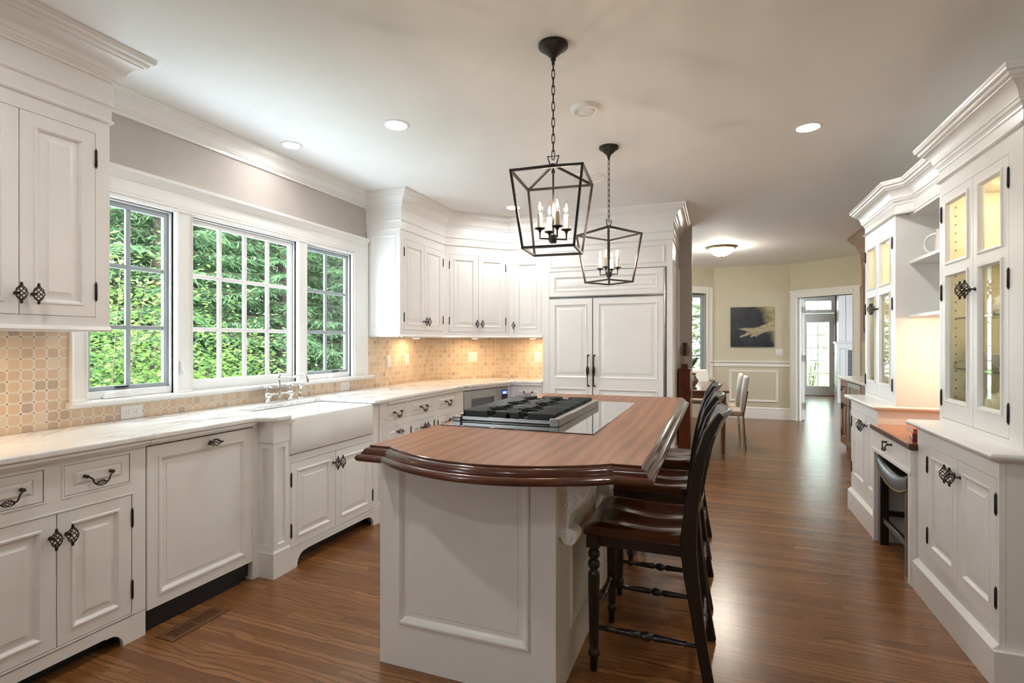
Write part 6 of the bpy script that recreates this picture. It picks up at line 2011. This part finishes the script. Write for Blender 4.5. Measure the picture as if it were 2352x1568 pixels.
SP = [spruce_meshes(11, 8.5, -0.5, 1.0, 2.3), spruce_meshes(23, 9.5, -0.6, 0.9, 2.7)]
spots = [(-7.4, 5.3, 0, 20, 1.0), (-7.0, 7.2, 1, 80, 0.9), (-6.3, 8.7, 0, 150, 0.95), (-8.2, 10.2, 1, 200, 1.05), (-6.9, 11.6, 0, 260, 1.0), (-9.6, 5.6, 1, 310, 1.1), (-10.4, 8.6, 0, 10, 1.2),
         (-10.2, 12.6, 1, 95, 1.15), (-8.8, 15.0, 0, 45, 1.1), (-12.8, 6.8, 1, 170, 1.25), (-13.2, 11.0, 0, 220, 1.3), (-12.4, 15.2, 1, 300, 1.2), (-9.2, 2.9, 0, 120, 1.1), (-12.5, 3.6, 1, 30, 1.2)]
names = ['drooping green spruce close outside the left casement', 'tall spruce behind the fixed middle sash, left half', 'feathery spruce filling the right half of the middle sash', 'spruce seen through the right casement, behind the first row', 'spruce at the right edge of the sink window view',
         'dark spruce further back at the left of the sink window', 'large spruce further back in the middle of the sink window', 'spruce further back at the right of the sink window', 'spruce deep in the right casement view', 'spruce in the last row, left', 'spruce in the last row, middle', 'spruce in the last row, right', 'spruce behind the left wall cabinet side of the window', 'spruce in the last row behind the left casement']
for (x_, y_, k, a, s_), nm in zip(spots, names):
    t = thing('spruce_tree', nm, 'tree', (x_, y_, -0.7), a, 'spruces outside the sink window')
    t.scale = (s_, s_, s_)
    put(SP[k][0], 'foliage', t)
    put(SP[k][1], 'trunk', t)

def shrub_meshes(seed, hgt, rad, n, leaf):
    r = random.Random(seed)
    V, F = [], []
    tw = MB()
    stems = []
    for k in range(9):
        a = r.uniform(0, 6.28)
        R_ = rad * r.uniform(0.3, 1.0)
        hh = hgt * r.uniform(0.6, 1.0)
        p = [Vector((0, 0, -0.2)), Vector((R_ * 0.3 * math.cos(a), R_ * 0.3 * math.sin(a), hh * 0.4)), Vector((R_ * 0.7 * math.cos(a), R_ * 0.7 * math.sin(a), hh * 0.75)), Vector((R_ * math.cos(a), R_ * math.sin(a), hh))]
        tw.tube(p, [0.012, 0.009, 0.006, 0.002], 5)
        stems.append(p)
    for i in range(n):
        p = stems[i % len(stems)]
        u = r.uniform(0.3, 3.0)
        q = p[min(2, int(u))].lerp(p[min(3, int(u) + 1)], u % 1)
        sp_ = 0.34 * rad / 0.9
        q = q + Vector((r.gauss(0, sp_), r.gauss(0, sp_), r.gauss(0, 0.16)))
        a = r.uniform(0, 6.28)
        d = Vector((math.cos(a), math.sin(a), r.uniform(-0.5, 0.25))).normalized()
        s_ = d.cross(Vector((r.uniform(-.4, .4), r.uniform(-.4, .4), 1))).normalized()
        L = leaf * r.uniform(0.6, 1.2)
        w2 = L * 0.28
        dn_ = Vector((0, 0, -L * 0.12))
        b = len(V)
        V.extend([tuple(q), tuple(q + d * L * 0.35 + s_ * w2), tuple(q + d * L * 0.7 + s_ * w2 * 0.7), tuple(q + d * L + dn_), tuple(q + d * L * 0.7 - s_ * w2 * 0.7), tuple(q + d * L * 0.35 - s_ * w2)])
        F.append((b, b + 1, b + 2, b + 3, b + 4, b + 5))
    return np_mesh('foliage', V, F, 'leaf'), tw.mesh('stems', M['twig'])
SH = shrub_meshes(5, 2.7, 0.8, 9000, 0.06)
SH2 = shrub_meshes(9, 1.9, 1.0, 8000, 0.06)
for (x_, y_, z_, m_, a, lb) in ((-5.0, 3.05, -0.6, SH, 0, 'bright green leafy young tree outside the left casement'), (-5.3, 4.35, -1.2, SH, 120, 'bright green leafy young tree just right of the one outside the left casement'), (-5.1, 4.75, -0.75, SH2, 30, 'low bright green bush at the bottom left of the middle sash'),
                            (-5.6, 2.4, -0.8, SH2, 200, 'low bright green bush at the far left of the window view')):
    t = thing('leafy_shrub', lb, 'bush', (x_, y_, z_), a, 'leafy bushes outside the window')
    put(m_[0], 'foliage', t)
    put(m_[1], 'stems', t)
# pale trees beyond the garden door and the bay window
PT = shrub_meshes(31, 3.4, 1.4, 1800, 0.16)
pm = PT[0].copy(); pm.materials.clear(); pm.materials.append(M['paleleaf'])
for (x_, y_, z_, a, lb) in ((3.0, 20.5, -0.3, 0, 'pale spring tree outside the garden door'), (4.6, 22.5, -0.3, 100, 'second pale spring tree beyond the garden door'), (-0.9, 14.6, -0.4, 40, 'pale green tree outside the breakfast window'), (-2.2, 16.2, -0.4, 170, 'pale green tree further out behind the breakfast window')):
    t = thing('garden_tree', lb, 'tree', (x_, y_, z_), a, 'pale garden trees')
    t.scale = (1.3, 1.3, 1.3)
    put(pm, 'foliage', t)
    put(PT[1], 'stems', t)
